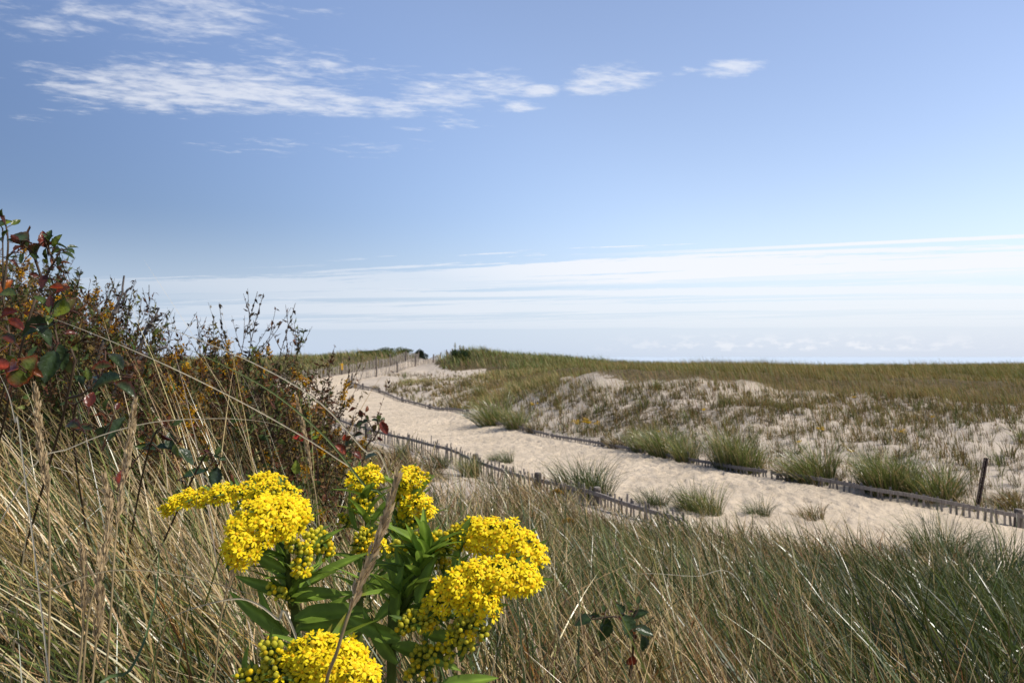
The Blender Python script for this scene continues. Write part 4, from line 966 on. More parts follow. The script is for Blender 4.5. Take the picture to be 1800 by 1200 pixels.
def bud(mb, p, n, r, rg, open_):
    n = norm(n); u = norm(np.cross(n, rg.normal(0, 1, 3))); w = np.cross(n, u); m = 7; a = np.linspace(0, 2 * PI, m, endpoint=False)
    L = r * rg.uniform(2.6, 3.4); prof = [(.35, 0), (.85, .25), (1, .5), (1.0, .72), (.85, .9), (.45, 1.0)]
    V = np.vstack([p + (np.cos(a)[:, None] * u + np.sin(a)[:, None] * w) * r * q + n * L * h for q, h in prof] + [(p + n * L * 1.02)[None]])
    Q = [(l * m + i, l * m + (i + 1) % m, (l + 1) * m + (i + 1) % m, (l + 1) * m + i) for l in range(5) for i in range(m)]
    g = BUDG * rg.uniform(.8, 1.2); y = (YEL2 if rg.uniform() < .5 else np.array((.97, .68, .02))) * rg.uniform(.85, 1.1)
    if not open_: y = y * .35 + np.array((.5, .52, .06)) * .65
    cc = [g, g, g * .8 + y * .2, g * .3 + y * .7, y, y]
    mb.add(V, Q, [(5 * m + i, 5 * m + (i + 1) % m, 6 * m) for i in range(m)], np.vstack([np.repeat(np.array(cc), m, 0), y[None]]))
def plume(root, axis_px, rad, n, bloom, seed, up=(0.15, -.35, 1.0), fr=.0056, spread=1.0):
    """axis_px: (px,py,Y) along the curved flower head; bloom(t) = share of open flowers"""
    rg = np.random.default_rng(seed); b = np.array(root.location); A = smooth_curve([at(*p) for p in axis_px], 40) - b
    fm, bm, sm = MB(), MB(), MB(); U = norm(up); D = norm(np.gradient(A, axis=0)); placed = []
    rad = np.interp(np.linspace(0, 1, 40), np.linspace(0, 1, len(rad)), rad)
    tries = 0; lobes = max(1.5, np.linalg.norm(np.diff(A, axis=0), axis=1).sum() / .017); ph0 = rg.uniform(0, 6.28)
    n = int(n * 1.6)
    while len(placed) < n and tries < n * 40:
        tries += 1
        i = int(rg.integers(0, 40)); d = D[i]; x = norm(np.cross(d, U)); y = np.cross(x, d)
        if y @ U < 0: y = -y
        a = rg.normal(0, .75 * spread); a = max(-2.0, min(2.0, a))
        dirr = norm(y * math.cos(a) + x * math.sin(a) + d * rg.normal(0, .25))
        isf = rg.uniform() < bloom(i / 39)
        lobe = 1 + .26 * math.sin(i / 39 * 2 * PI * lobes + ph0 + 1.3 * a)
        p = A[i] + dirr * rad[i] * .88 * lobe * rg.uniform(.84, 1.12); mn = fr * (1.08 if isf else .74)
        if any((p - q) @ (p - q) < ((mn + m_) * .5) ** 2 * 1.25 for q, m_ in placed): continue
        placed.append((p, mn)); nn = norm(dirr * .62 + U * .55 + np.array([.22, -.12, .1]) + rg.normal(0, .22, 3))
        if isf: flower(fm, p, nn, fr * rg.uniform(.92, 1.2), rg)
        else: bud(bm, p - nn * .004, nn, fr * rg.uniform(.34, .44), rg, rg.uniform() < .25 + .9 * bloom(i / 39))
        j = max(0, i - int(rg.integers(1, 5))); q = A[j]
        tube(sm, [q, (q + p) / 2 - nn * .0025, p - nn * fr * .7], [.0009, .0008, .0007], (.16, .22, .04), 4)
        if rg.uniform() < .22:
            oval_leaf(sm, (q + p) / 2, dirr + d * .6, U, .016 * rg.uniform(.6, 1.2), .004, (.09, .15, .025), None, .2, .3, 4)
    tube(sm, A, np.linspace(.0022, .001, 40), (.13, .19, .035), 6)
    so = sm.build('flower_stalk', M_LEAF, root)
    if fm.n: fm.build('flower_head', M_PETAL, root, True)
    if bm.n: bm.build('bud_cluster', M_LEAF, root)
def lance(mb, px, py, Y, ang, L, W, tw=0.0, depth=0., b=None, curl=.35, col=(.165, .25, .035)):
    p = at(px, py, Y) - b; a = math.radians(ang); d = np.array([math.cos(a), depth, math.sin(a)])
    d = norm(d); n = np.array([-math.sin(a) * .8, -.9 + tw, max(.25, math.cos(a)) * .9 + tw]); n = norm(n - d * (n @ d)); s = np.cross(d, n)
    seg = 10; V, C = [], []
    for i in range(seg + 1):
        t = i / seg; w = W * .5 * (min(1, t * 3.2 + .30)) * (1 - t ** 3.2); c = p + d * L * t - n * L * curl * t * t * .6
        for q in (-1, -.45, 0, .45, 1):
            V.append(c + s * w * q + n * w * (.55 * abs(q) - .06)); C.append(np.array(col) * (1.5 if q == 0 else 1) * random.uniform(.88, 1.12))
    mb.add(V, [(i * 5 + j, i * 5 + j + 1, (i + 1) * 5 + j + 1, (i + 1) * 5 + j) for i in range(seg) for j in range(4)], None, np.array(C))

def goldenrod(label, base_px, stem_px, plumes, leaves, rand_leaves, seed, Y0, stem_col=(.13, .17, .035)):
    bx = (base_px - CX) / F * Y0; b = np.array([bx, Y0, g1(bx, Y0)])
    root = empty('seaside_goldenrod', b, 0, label, 'flowering plant', 'goldenrods in flower in front')
    sm, lm = MB(), MB(); r = np.random.default_rng(seed)
    P = smooth_curve([np.zeros(3)] + [at(*p) - b for p in stem_px], 40)
    tube(sm, P, np.linspace(.0052, .0026, 40), np.array(stem_col), 8)
    for a in leaves: lance(lm, *a, b=b)
    for _ in range(int(rand_leaves * 2.4)):
        i = int(r.integers(14, 39)); az = r.uniform(0, 2 * PI); el = r.uniform(.35, 1.15); d = np.array([math.cos(az) * math.cos(el), math.sin(az) * math.cos(el), math.sin(el)])
        n = norm(np.array([0, 0, 1.]) - d * d[2] + r.normal(0, .15, 3)); L = r.uniform(.04, .082) * (1.15 - i / 90); W = r.uniform(.008, .014); s = norm(np.cross(d, n)); n = np.cross(s, d)
        spot = r.uniform() < .3
        V, C = [], []; c0 = np.array((.165, .25, .035)) * r.uniform(.75, 1.3); cu = r.uniform(.1, .6)
        for k in range(9):
            t = k / 8; w = W * .5 * min(1, t * 3 + .3) * (1 - t ** 3); c = P[i] + d * L * t - n * L * cu * t * t * .6
            for q in (-1, -.45, 0, .45, 1): V.append(c + s * w * q + n * w * (.5 * abs(q))); C.append(c0 * (1.5 if q == 0 else 1) * ((1.25, .78, .6) if spot and k > 6 else (1, 1, 1)))
        lm.add(V, [(k * 5 + j, k * 5 + j + 1, (k + 1) * 5 + j + 1, (k + 1) * 5 + j) for k in range(8) for j in range(4)], None, np.array(C))
    sm.build('stem', M_LEAF, root); lm.build('foliage', M_LEAF, root)
    for k, pl in enumerate(plumes):
        plume(root, *pl[:2], pl[2], pl[3], seed * 10 + k, *pl[4:])
    return root
full = lambda t: .97
goldenrod('tall goldenrod with a bright dome and a plume reaching left', 525, [(522, 1130, .80), (515, 1060, .79), (508, 990, .78), (505, 930, .78)],
          [([(525, 905, .82), (500, 872, .84), (440, 868, .85), (370, 872, .86), (318, 882, .86), (292, 896, .86)], [.007, .012, .0115, .010, .009, .005], 150, lambda t: .55 if t < .3 else .8 if t < .6 else .95, (.1, -.45, 1), .0050),
           ([(512, 872, .86), (480, 855, .88), (452, 852, .88)], [.010, .015, .009], 60, lambda t: .7, (.1, -.4, 1), .0050),
           ([(525, 905, .76), (490, 905, .74), (450, 925, .73), (425, 965, .72), (415, 985, .72)], [.012, .019, .019, .014, .006], 165, full, (-.1, -.75, .75), .0058, 1.25),
           ([(520, 950, .77), (535, 985, .76), (530, 1010, .76)], [.008, .009, .006], 26, lambda t: .12, (.1, -.6, .8), .0056),
           ([(540, 940, .78), (565, 950, .78), (578, 975, .78)], [.006, .011, .007], 34, lambda t: .05, (.3, -.4, .9), .0054),
           ([(515, 1050, .78), (485, 1040, .77), (470, 1035, .77)], [.004, .008, .005], 12, lambda t: 0, (0, -.4, .9), .0056)],
          [(515, 1040, .78, 165, .062, .012), (505, 1050, .78, 10, .06, .017), (520, 1085, .78, 12, .075, .02), (510, 1110, .79, 150, .075, .015), (520, 985, .77, 42, .055, .010), (535, 1030, .78, 35, .07, .013), (520, 1110, .79, 40, .07, .012), (500, 1110, .79, 125, .06, .012), (530, 1100, .78, 5, .08, .018), (505, 1000, .77, 155, .045, .012)], 14, 1, .82)
goldenrod('goldenrod with two small stacked heads, crossed by a straw seed spike', 632, [(632, 1150, .95), (640, 1040, .95), (648, 950, .95), (645, 880, .96), (645, 850, .97)],
          [([(655, 872, .97), (640, 850, .98), (630, 840, .98), (652, 835, .98), (668, 848, .97)], [.008, .014, .012, .013, .008], 66, lambda t: .9, (0, -.45, 1), .0054),
           ([(650, 900, .96), (635, 885, .96), (622, 890, .96)], [.008, .010, .007], 30, lambda t: .15, (0, -.5, .9), .0054),
           ([(640, 965, .93), (640, 950, .93), (660, 955, .93), (672, 968, .92)], [.010, .014, .014, .008], 46, lambda t: .15 if t < .45 else .92, (.1, -.6, .8), .0054),
           ([(615, 920, .96), (605, 912, .96), (598, 908, .96)], [.005, .008, .005], 14, lambda t: 0, (0, -.4, .9), .005)],
          [(640, 1010, .94, 100, .06, .010), (625, 990, .95, 60, .06, .010), (645, 1040, .94, 35, .08, .014), (640, 1080, .94, 150, .06, .012), (655, 920, .95, 60, .05, .010), (630, 930, .95, 110, .05, .010)], 12, 2, .97)
goldenrod('narrow goldenrod with heads stepped down its right side, beside the stacked one', 700, [(690, 1150, .97), (705, 1000, .97), (715, 920, .98), (720, 870, .98)],
          [([(715, 862, .98), (715, 845, .98), (732, 838, .98), (750, 848, .98)], [.009, .013, .013, .007], 60, lambda t: .9, (0, -.45, 1), .0054),
           ([(712, 900, .97), (728, 885, .96), (745, 888, .96), (754, 905, .96)], [.008, .012, .012, .007], 48, lambda t: .85, (.2, -.5, .9), .0054),
           ([(705, 875, .98), (705, 862, .98)], [.008, .009], 18, lambda t: .5, (-.3, -.5, .9), .005),
           ([(715, 930, .97), (705, 922, .97), (730, 915, .96), (740, 918, .96)], [.006, .010, .009, .006], 34, lambda t: .15, (.1, -.5, .9), .0054),
           ([(690, 890, .98), (680, 880, .98)], [.006, .006], 10, lambda t: 0, (-.2, -.4, .9), .005)],
          [(705, 900, .97, 55, .06, .012), (700, 950, .97, 45, .06, .011), (690, 960, .96, 70, .07, .011), (680, 975, .97, 120, .05, .010), (700, 1000, .96, 30, .07, .012)], 12, 3, .99)
goldenrod('broad goldenrod with two sweeping golden plumes on the right', 690, [(690, 1160, .76), (705, 1080, .76), (735, 1010, .76), (760, 960, .76)],
          [([(690, 965, .79), (735, 950, .78), (790, 950, .77), (840, 940, .76), (890, 945, .75), (930, 965, .74), (952, 982, .74)], [.006, .008, .010, .0155, .0165, .012, .006], 200, lambda t: .02 if t < .28 else .3 if t < .42 else .97, (.1, -.55, .9), .0056, 1.1),
           ([(752, 1082, .73), (788, 1044, .72), (830, 1018, .72), (880, 1012, .72), (920, 1016, .72), (942, 1030, .72)], [.009, .013, .0155, .016, .013, .006], 175, lambda t: .75 if t < .2 else .98, (.15, -.65, .8), .0056, 1.15),
           ([(815, 1060, .72), (850, 1055, .71), (875, 1072, .71)], [.010, .012, .007], 34, full, (.2, -.7, .8), .0056),
           ([(765, 1085, .73), (735, 1088, .72), (705, 1098, .72)], [.008, .010, .006], 36, lambda t: .06, (-.2, -.7, .8), .0056),
           ([(800, 1110, .72), (825, 1098, .71), (852, 1108, .71)], [.008, .011, .007], 28, lambda t: .08, (.2, -.6, .8), .0056),
           ([(790, 1140, .73), (810, 1120, .72), (822, 1138, .72)], [.007, .010, .007], 24, lambda t: .05, (.2, -.6, .8), .0056),
           ([(730, 1150, .74), (765, 1145, .73), (790, 1160, .73)], [.007, .010, .007], 26, lambda t: .0, (0, -.6, .8), .0056),
           ([(740, 985, .78), (765, 980, .78), (780, 995, .78)], [.007, .012, .008], 30, lambda t: .02, (0, -.5, .9), .0052),
           ([(720, 1185, .75), (740, 1175, .74), (760, 1190, .74)], [.005, .009, .006], 18, lambda t: .0, (0, -.6, .8), .0056)],
          [(700, 1090, .75, 92, .055, .016), (735, 1060, .75, 75, .055, .014), (775, 1040, .745, 60, .045, .013), (800, 1000, .75, 80, .04, .010), (705, 1120, .75, 160, .06, .016), (690, 1060, .77, 25, .08, .016), (680, 1110, .76, 20, .07, .018), (800, 1075, .73, 15, .05, .012),
           (770, 1205, .72, 15, .055, .014), (690, 1130, .75, -15, .07, .016), (660, 1090, .77, 45, .07, .014), (700, 1160, .75, 130, .06, .015), (745, 1110, .74, -10, .05, .014), (810, 960, .75, 78, .03, .011), (730, 1040, .76, 120, .05, .012)], 20, 4, .78)
goldenrod('low goldenrod dome cut by the lower edge below the others', 560, [(565, 1260, .66), (560, 1210, .655), (550, 1185, .65)],
          [([(520, 1160, .655), (555, 1150, .65), (595, 1160, .64), (630, 1185, .635), (650, 1215, .635)], [.010, .016, .018, .016, .008], 150, full, (.1, -.55, .9), .0056, 1.25),
           ([(505, 1195, .65), (490, 1160, .65), (480, 1140, .65), (500, 1135, .65)], [.009, .010, .009, .006], 40, lambda t: .05, (-.2, -.6, .8), .0056),
           ([(480, 1200, .65), (450, 1185, .65), (430, 1190, .65)], [.006, .009, .007], 26, lambda t: .0, (-.2, -.6, .8), .0056),
           ([(540, 1200, .64), (520, 1195, .64), (505, 1215, .64)], [.008, .010, .008], 26, lambda t: .3, (-.2, -.7, .8), .0056)],
          [(560, 1190, .66, 150, .06, .014), (520, 1220, .655, 95, .05, .012), (440, 1195, .66, 100, .03, .010)], 8, 5, .67)

# ------------------------------------------------------------------ straw spikes and long bent blades
def seed_spike(label, stem, head_from, rad, seed, wind=0):
    R_ = rooted(stem); head_from = (len(R_) - len(stem) + head_from * (len(stem) - 1)) / (len(R_) - 1); b = R_[0]; root = empty('grass_seed_head', b, 0, label, 'seed head', 'straw seed heads in front'); r = np.random.default_rng(seed)
    P = smooth_curve(R_, 60) - b; st, sp = MB(), MB(); k0 = int(60 * head_from)
    tube(st, P, np.linspace(.0017, .0010, 60), (.36, .27, .14), 6)
    D = norm(np.gradient(P, axis=0)); ln = np.linalg.norm(P[-1] - P[k0])
    for _ in range(int(ln / .00042)):
        f = r.uniform(k0, 58.9); i = int(f); t = (f - k0) / (59 - k0); w = rad * min(1, t * 5 + .3) * min(1, (1.05 - t) * 3.2)
        p = P[i] + (P[i + 1] - P[i]) * (f - i); o = norm(np.cross(D[i], r.normal(0, 1, 3))); d = norm(D[i] + o * r.uniform(.10, .32)); L = r.uniform(.006, .012); q = p + o * w * r.uniform(.1, .75); s = norm(np.cross(d, r.normal(0, 1, 3))) * L * .13
        sp.add([q, q + d * L * .4 + s, q + d * L, q + d * L * .4 - s], [(0, 1, 2, 3)], None, np.array((.50, .375, .215)) * r.uniform(.7, 1.25))
    st.build('stem', M_STRAW, root); sp.build('seed_spike', M_STRAW, root, False)
Yd = .60
seed_spike('thick straw seed spike leaning across the goldenrod stems', [(560, 1290, .62), (598, 1130, Yd), (632, 1030, Yd), (668, 940, Yd), (700, 838, Yd)], .36, .0042, 1)
seed_spike('tallest upright straw seed spike at the left, above bent grass', [(92, 1260, 1.0), (92, 1000, 1.0), (86, 860, 1.0), (72, 770, 1.0), (64, 678, 1.0)], .45, .0050, 2)
seed_spike('upright straw spike left of the twin slanting spikes', [(150, 1260, .95), (160, 1080, .95), (185, 990, .96), (195, 900, .97), (186, 838, .97)], .45, .0050, 3)
seed_spike('straw spike slanting right behind the upright one', [(190, 1240, 1.0), (200, 1060, 1.0), (208, 930, 1.02), (226, 800, 1.04), (238, 705, 1.05)], .5, .0052, 4)
seed_spike('pale short spike low at the left near the lower edge', [(140, 1270, .85), (150, 1120, .86), (152, 1040, .86), (148, 960, .86)], .5, .0040, 5)
seed_spike('leaning spike low between the two upright spikes', [(165, 1290, .85), (172, 1150, .86), (180, 1060, .86), (178, 975, .86)], .4, .0050, 6)
seed_spike('thin spike standing behind the goldenrod dome', [(380, 1230, 1.1), (392, 1080, 1.1), (412, 1000, 1.1), (422, 950, 1.1)], .45, .0042, 7)
seed_spike('slender straw spike before the dark thicket above the stacked heads', [(560, 900, 1.5), (548, 830, 1.5), (538, 770, 1.5), (522, 700, 1.5)], .35, .0044, 8)
seed_spike('bent straw spike low in front of the goldenrod at the right', [(800, 1290, .9), (806, 1180, .9), (800, 1120, .92), (796, 1090, .92)], .6, .0028, 9)

def long_blade(label, pts, w, col, col2=None):
    R_ = rooted(pts); b = R_[0]; root_pts = smooth_curve(R_, 40) - b; mb = MB(); col2 = col if col2 is None else col2
    D = norm(np.gradient(root_pts, axis=0)); s = norm(np.cross(D, [0, -1., .2])); n = np.cross(s, D); t = np.linspace(0, 1, 40)
    wd = w * .5 * np.clip(1.02 - t ** 2.4, .08, 1) * .5
    V = np.stack([root_pts - s * wd[:, None], root_pts - n * (wd * .5)[:, None], root_pts + s * wd[:, None]], 1)
    C = np.array(col) + (np.array(col2) - np.array(col)) * t[:, None]
    Q = [(i * 3 + j, i * 3 + j + 1, (i + 1) * 3 + j + 1, (i + 1) * 3 + j) for i in range(39) for j in (0, 1)]
    mb.add(V.reshape(-1, 3), Q, None, np.repeat(C, 3, 0)); o = mb.build('bent_straw', M_STRAW); o.location = b
    tag(o, label, 'grass stalk', 'long bent blades in front')
STR, PALE, GRN = (.52, .42, .25), (.66, .58, .42), (.10, .15, .05)
long_blade('long straight straw blade crossing the thicket from upper left', [(700, 900, 1.15), (600, 810, 1.1), (460, 725, 1.05), (300, 645, 1.0), (160, 585, 1.0), (58, 547, 1.0)], .0042, STR, PALE)
long_blade('longest straw blade arching from the thicket top down to the sprig', [(690, 850, 1.0), (640, 790, 1.0), (560, 705, 1.0), (450, 640, 1.0), (330, 590, 1.0), (190, 545, 1.0)], .0048, STR, PALE)
long_blade('thick green blade slanting down toward the small stacked heads', [(700, 930, .95), (640, 850, .95), (570, 765, .95), (480, 690, .95), (380, 635, .95), (296, 600, .95)], .0060, GRN, (.22, .26, .08))
long_blade('pale blade bowed flat above the left grass', [(40, 850, 1.1), (130, 785, 1.1), (250, 745, 1.1), (370, 735, 1.1), (460, 740, 1.1), (510, 755, 1.1)], .0036, PALE, STR)
long_blade('pale blade hooking down in front of the goldenrod stem', [(530, 1132, .72), (490, 1085, .72), (450, 1056, .72), (410, 1050, .72), (330, 1070, .72), (250, 1110, .72)], .0048, PALE, STR)
long_blade('thin upright green blade before the left plume', [(270, 1180, .8), (325, 1010, .8), (343, 920, .8), (352, 830, .8), (353, 800, .8)], .0022, GRN, (.16, .2, .06))
long_blade('white lit blade curving at the left border', [(40, 790, .9), (28, 740, .9), (15, 690, .9), (-10, 640, .9)], .0042, PALE, PALE)
long_blade('olive blade slanting across the near fence', [(620, 905, 1.5), (680, 830, 1.5), (715, 780, 1.5), (735, 752, 1.5)], .0045, (.20, .17, .04), (.34, .28, .06))
long_blade('fine straw stem crossing the fence hollow', [(930, 960, 1.6), (880, 890, 1.6), (820, 830, 1.6), (775, 790, 1.6)], .003, STR, STR)
long_blade('broad green blade at lower left', [(150, 1260, .7), (235, 1170, .75), (270, 1080, .8), (282, 990, .85), (278, 930, .88)], .0070, (.06, .10, .03), (.09, .14, .05))
long_blade('bowed straw blade low across the left grass', [(0, 1085, .8), (90, 1035, .8), (200, 1000, .8), (330, 1010, .8), (440, 1040, .8), (530, 1060, .8)], .0034, (.30, .22, .11), STR)
long_blade('bright blade leaning in the middle of the right slope', [(1290, 1010, 2.6), (1220, 1010, 2.6), (1140, 1005, 2.6), (1100, 1010, 2.6)], .006, PALE, PALE)

# ------------------------------------------------------------------ light, sky, camera
SUN_EL, SUN_AZ = math.radians(48), math.radians(104)          # azimuth from +Y toward +X
sd = Vector((math.sin(SUN_AZ) * math.cos(SUN_EL), math.cos(SUN_AZ) * math.cos(SUN_EL), math.sin(SUN_EL)))
li = bpy.data.lights.new('sun', 'SUN'); li.energy = 5.0; li.angle = math.radians(.53); li.color = (1, .945, .85)
lo = bpy.data.objects.new('sun', li); COL.objects.link(lo); lo.rotation_euler = sd.to_track_quat('Z', 'Y').to_euler(); lo.location = (20, 10, 40)

w = bpy.data.worlds.new('World'); S.world = w; w.cycles.sampling_method = 'MANUAL'; w.cycles.sample_map_resolution = 512; w.use_nodes = True; nt = w.node_tree; nt.nodes.clear(); Lk = nt.links.new
def val(x):
    return x
def op(kind, a, b=None, c=None, clamp=False):
    n = nt.nodes.new('ShaderNodeMath'); n.operation = kind; n.use_clamp = clamp
    for i, v in enumerate((a, b, c)):
        if v is None: continue
        if isinstance(v, (int, float)): n.inputs[i].default_value = v
        else: Lk(v, n.inputs[i])
    return n.outputs[0]
def sstep(x, lo_, hi_):
    n = nt.nodes.new('ShaderNodeMapRange'); n.interpolation_type = 'SMOOTHSTEP'; Lk(x, n.inputs['Value'])
    n.inputs['From Min'].default_value = lo_; n.inputs['From Max'].default_value = hi_
    return n.outputs[0]
def combine(x, y, z=0.0):
    n = nt.nodes.new('ShaderNodeCombineXYZ')
    for i, v in enumerate((x, y, z)):
        if isinstance(v, (int, float)): n.inputs[i].default_value = v
        else: Lk(v, n.inputs[i])
    return n.outputs[0]
def noise(v, scale, detail=6, rough=.6, dist=0.0):
    n = nt.nodes.new('ShaderNodeTexNoise'); n.inputs['Scale'].default_value = scale; n.inputs['Detail'].default_value = detail; n.inputs['Roughness'].default_value = rough; n.inputs['Distortion'].default_value = dist
    Lk(v, n.inputs['Vector']); return n.outputs['Fac']
tc = nt.nodes.new('ShaderNodeTexCoord'); sx = nt.nodes.new('ShaderNodeSeparateXYZ'); Lk(tc.outputs['Generated'], sx.inputs[0])
dx, dy, dz = sx.outputs
zc = op('MAXIMUM', dz, .004)
cx_, cy_ = op('DIVIDE', dx, zc), op('DIVIDE', dy, zc)               # a flat cloud layer overhead: true perspective
sky = nt.nodes.new('ShaderNodeTexSky'); sky.sky_type = 'NISHITA'; sky.sun_disc = False
sky.sun_elevation = SUN_EL; sky.sun_rotation = SUN_AZ; sky.altitude = 0; sky.air_density = 1.0; sky.dust_density = .7; sky.ozone_density = 2.0

def band(ax, ay, bx, by):
    """coordinates along and across a line in the cloud layer"""
    l = math.hypot(bx - ax, by - ay); ux, uy = (bx - ax) / l, (by - ay) / l
    rx, ry = op('SUBTRACT', cx_, ax), op('SUBTRACT', cy_, ay)
    s = op('ADD', op('MULTIPLY', rx, ux), op('MULTIPLY', ry, uy)); t = op('ADD', op('MULTIPLY', rx, -uy), op('MULTIPLY', ry, ux))
    return s, t, l
def pl(px, py): return (px - CX) / (HZ - py), F / (HZ - py)
def blob(px, py, rx, ry):
    """soft patch of the cloud layer round a point (radii in layer units)"""
    a, b = pl(px, py)
    e = op('ADD', op('POWER', op('ABSOLUTE', op('DIVIDE', op('SUBTRACT', cx_, a), rx)), 2), op('POWER', op('ABSOLUTE', op('DIVIDE', op('SUBTRACT', cy_, b), ry)), 2))
    return op('SUBTRACT', 1, e, clamp=True)
front = sstep(dy, 0.0, .05)
# upper altocumulus: feathery ripples gathered into patches
rip = combine(op('ADD', op('MULTIPLY', cx_, .80), op('MULTIPLY', cy_, .28)), op('ADD', op('MULTIPLY', cx_, -.75), op('MULTIPLY', cy_, 1.7)))
nA = noise(rip, 4.2, 7, .70, .45)
nB = noise(combine(cx_, op('MULTIPLY', cy_, 1.7), 3.3), 11., 3, .6, .3)
nA = op('ADD', op('MULTIPLY', nA, .60), op('MULTIPLY', nB, .40))
pa = None
for (px, py, rx, ry, s) in [(330, 155, .72, .42, 1.0), (480, 165, .42, .30, 1.0), (200, 155, .28, .24, .7), (600, 185, .34, .22, .95), (690, 190, .22, .18, .9), (770, 165, .26, .28, .85), (870, 150, .24, .28, .7), (950, 158, .11, .11, 1.1), (910, 187, .14, .09, .85),
                         (1070, 138, .22, .22, 1.05), (1020, 157, .11, .09, .95), (1290, 118, .15, .13, 1.0), (1208, 122, .08, .07, .7), (560, 120, .42, .30, .6), (330, 20, .38, .22, .85), (190, 25, .5, .28, .6), (50, 35, .3, .2, .5), (455, 75, .16, .18, .55), (590, 98, .14, .14, .55), (40, 205, .14, .10, .40), (150, 188, .22, .12, .48), (480, 255, .5, .3, .42), (640, 258, .5, .25, .40), (780, 215, .3, .2, .45), (520, 10, .3, .12, .4)]:
    b = op('MULTIPLY', blob(px, py, rx, ry), s)
    pa = b if pa is None else op('MAXIMUM', pa, b)
hi = sstep(op('ADD', nA, op('MULTIPLY', pa, .32)), .60, .90)
hi = op('MULTIPLY', op('MULTIPLY', hi, sstep(pa, 0.0, .22)), .64)
# low long streaks fanning out to the right: a wide white sheet torn into ribbons
s0, t0, l0 = band(*pl(420, 500), *pl(1800, 446))
sn = noise(combine(op('MULTIPLY', s0, .22), op('MULTIPLY', t0, 1.25), 4.7), 1.25, 6, .62, .5)
sf = noise(combine(op('MULTIPLY', s0, 1.6), op('MULTIPLY', t0, 2.4), 1.), 2.2, 4, .65, .6)
wob = op('ADD', op('SUBTRACT', sn, .5), op('MULTIPLY', op('SUBTRACT', sf, .5), .22))
def ribbon(p0, p1, width, amt, soft, tear, f0=-.05, f1=.45):
    s, t, l = band(*pl(*p0), *pl(*p1))
    e = op('SUBTRACT', 1, op('DIVIDE', op('ABSOLUTE', op('ADD', t, op('MULTIPLY', wob, soft))), width))
    return op('MULTIPLY', op('MULTIPLY', sstep(op('ADD', e, op('MULTIPLY', wob, tear)), 0.02, .5), sstep(op('DIVIDE', s, l), f0, f1)), amt)
st_ = ribbon((420, 500), (1800, 450), 1.5, .93, 1.0, 4.6, .05, .6)
for a in [((880, 456), (1800, 414), .16, .95, .35, .8, .1, .75), ((150, 520), (1800, 508), 1.1, .66, 1.8, 3.2, -.1, .6), ((100, 512), (1100, 486), 1.6, .42, 2., 3., -.1, .5), ((50, 548), (1800, 534), 2.6, .5, 3., 3.2, -.1, .5), ((0, 574), (1800, 566), 5., .38, 5., 3., -.1, .3)]:
    st_ = op('MAXIMUM', st_, ribbon(*a))
cl = op('MULTIPLY', op('MAXIMUM', hi, op('MULTIPLY', st_, .92)), front)
cl = op('MULTIPLY', cl, sstep(dz, .015, .05))
# little cumulus heads on the sea horizon
az = op('ARCTAN2', dx, dy)
cn = noise(combine(op('MULTIPLY', az, 40), op('MULTIPLY', dz, 85), 2.), 1.0, 5, .62)
cum = op('MULTIPLY', op('MULTIPLY', sstep(cn, .46, .62), op('MULTIPLY', sstep(dz, .005, .010), op('SUBTRACT', 1, sstep(dz, .014, .032)))), sstep(op('SUBTRACT', .28, op('ABSOLUTE', op('SUBTRACT', az, .34))), 0., .2))
cl = op('MAXIMUM', cl, op('MULTIPLY', cum, .55))
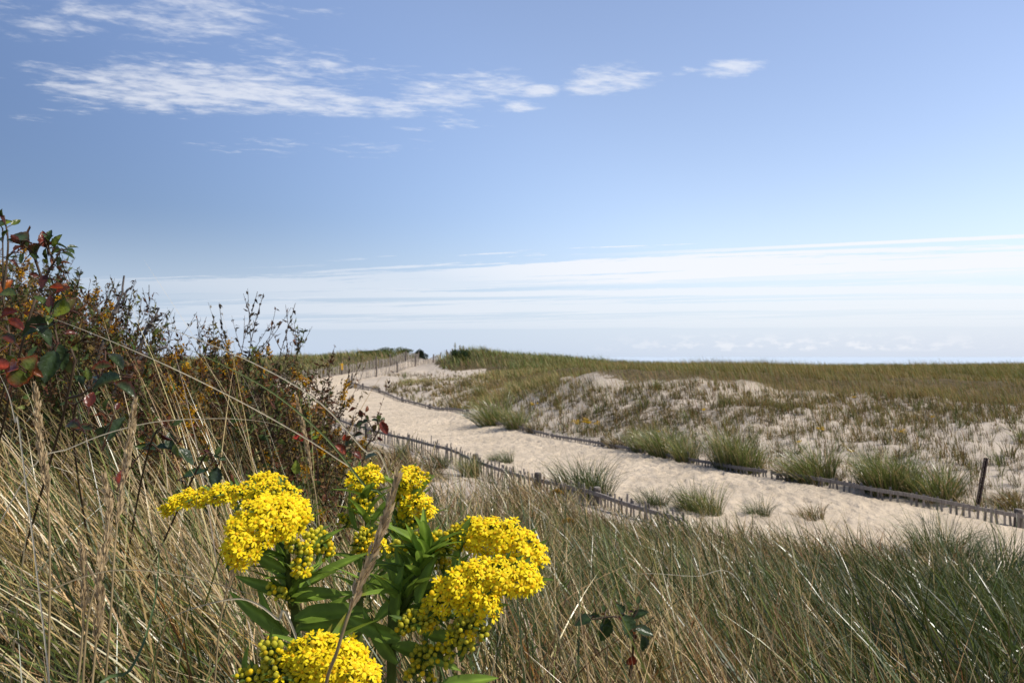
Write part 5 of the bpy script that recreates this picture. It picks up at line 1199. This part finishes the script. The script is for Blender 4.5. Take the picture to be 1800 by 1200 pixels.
# the sky is paler on the side of the sun, deeper away from it
dt = nt.nodes.new('ShaderNodeVectorMath'); dt.operation = 'DOT_PRODUCT'; Lk(tc.outputs['Generated'], dt.inputs[0]); dt.inputs[1].default_value = sd
ms = nt.nodes.new('ShaderNodeMapRange'); ms.interpolation_type = 'SMOOTHSTEP'; Lk(dt.outputs['Value'], ms.inputs['Value'])
for k_, v_ in (('From Min', -.42), ('From Max', .12), ('To Min', .72), ('To Max', 1.98)): ms.inputs[k_].default_value = v_
hs = nt.nodes.new('ShaderNodeVectorMath'); hs.operation = 'MULTIPLY'; Lk(sky.outputs[0], hs.inputs[0]); 
tn = nt.nodes.new('ShaderNodeMix'); tn.data_type = 'RGBA'; Lk(sstep(dt.outputs['Value'], -.42, .2), tn.inputs[0]); tn.inputs[6].default_value = (.98, 1, 1.17, 1); tn.inputs[7].default_value = (1.14, 1, .98, 1)
Lk(tn.outputs[2], hs.inputs[1])
h2 = nt.nodes.new('ShaderNodeVectorMath'); h2.operation = 'SCALE'; Lk(hs.outputs[0], h2.inputs[0]); Lk(op('MULTIPLY', ms.outputs[0], op('SUBTRACT', 1, op('MULTIPLY', sstep(dt.outputs['Value'], .42, .8), .5))), h2.inputs['Scale'])
# sea haze: the low sky pales toward the horizon
haze = op('MULTIPLY', op('SUBTRACT', 1, sstep(dz, .0, .18)), .80)
m1 = nt.nodes.new('ShaderNodeMix'); m1.data_type = 'RGBA'; Lk(haze, m1.inputs[0]); Lk(h2.outputs[0], m1.inputs[6]); m1.inputs[7].default_value = (6.4, 7.6, 9.5, 1)
m2 = nt.nodes.new('ShaderNodeMix'); m2.data_type = 'RGBA'; Lk(cl, m2.inputs[0]); Lk(m1.outputs[2], m2.inputs[6]); m2.inputs[7].default_value = (9.5, 9.6, 10.0, 1)
bg = nt.nodes.new('ShaderNodeBackground'); bg.inputs['Strength'].default_value = .1; Lk(m2.outputs[2], bg.inputs['Color'])
wo = nt.nodes.new('ShaderNodeOutputWorld'); Lk(bg.outputs[0], wo.inputs[0])

cam = bpy.data.cameras.new('camera'); co = bpy.data.objects.new('camera', cam); COL.objects.link(co)
cam.sensor_width = 36; cam.lens = 36 * F / 1800
co.location = (0, 0, H); co.rotation_euler = (PI / 2 + math.atan((HZ - 600) / F), 0, 0)
cam.clip_start = .05; cam.clip_end = 60000
cam.dof.use_dof = True; cam.dof.focus_distance = .88; cam.dof.aperture_fstop = 22
S.camera = co
S.view_settings.view_transform = 'Standard'; S.view_settings.look = 'None'; S.view_settings.exposure = 0
S.render.resolution_x, S.render.resolution_y = 1024, 682
S.cycles.max_bounces = 5; S.cycles.diffuse_bounces = 3; S.cycles.glossy_bounces = 2; S.cycles.transmission_bounces = 3; S.cycles.transparent_max_bounces = 4
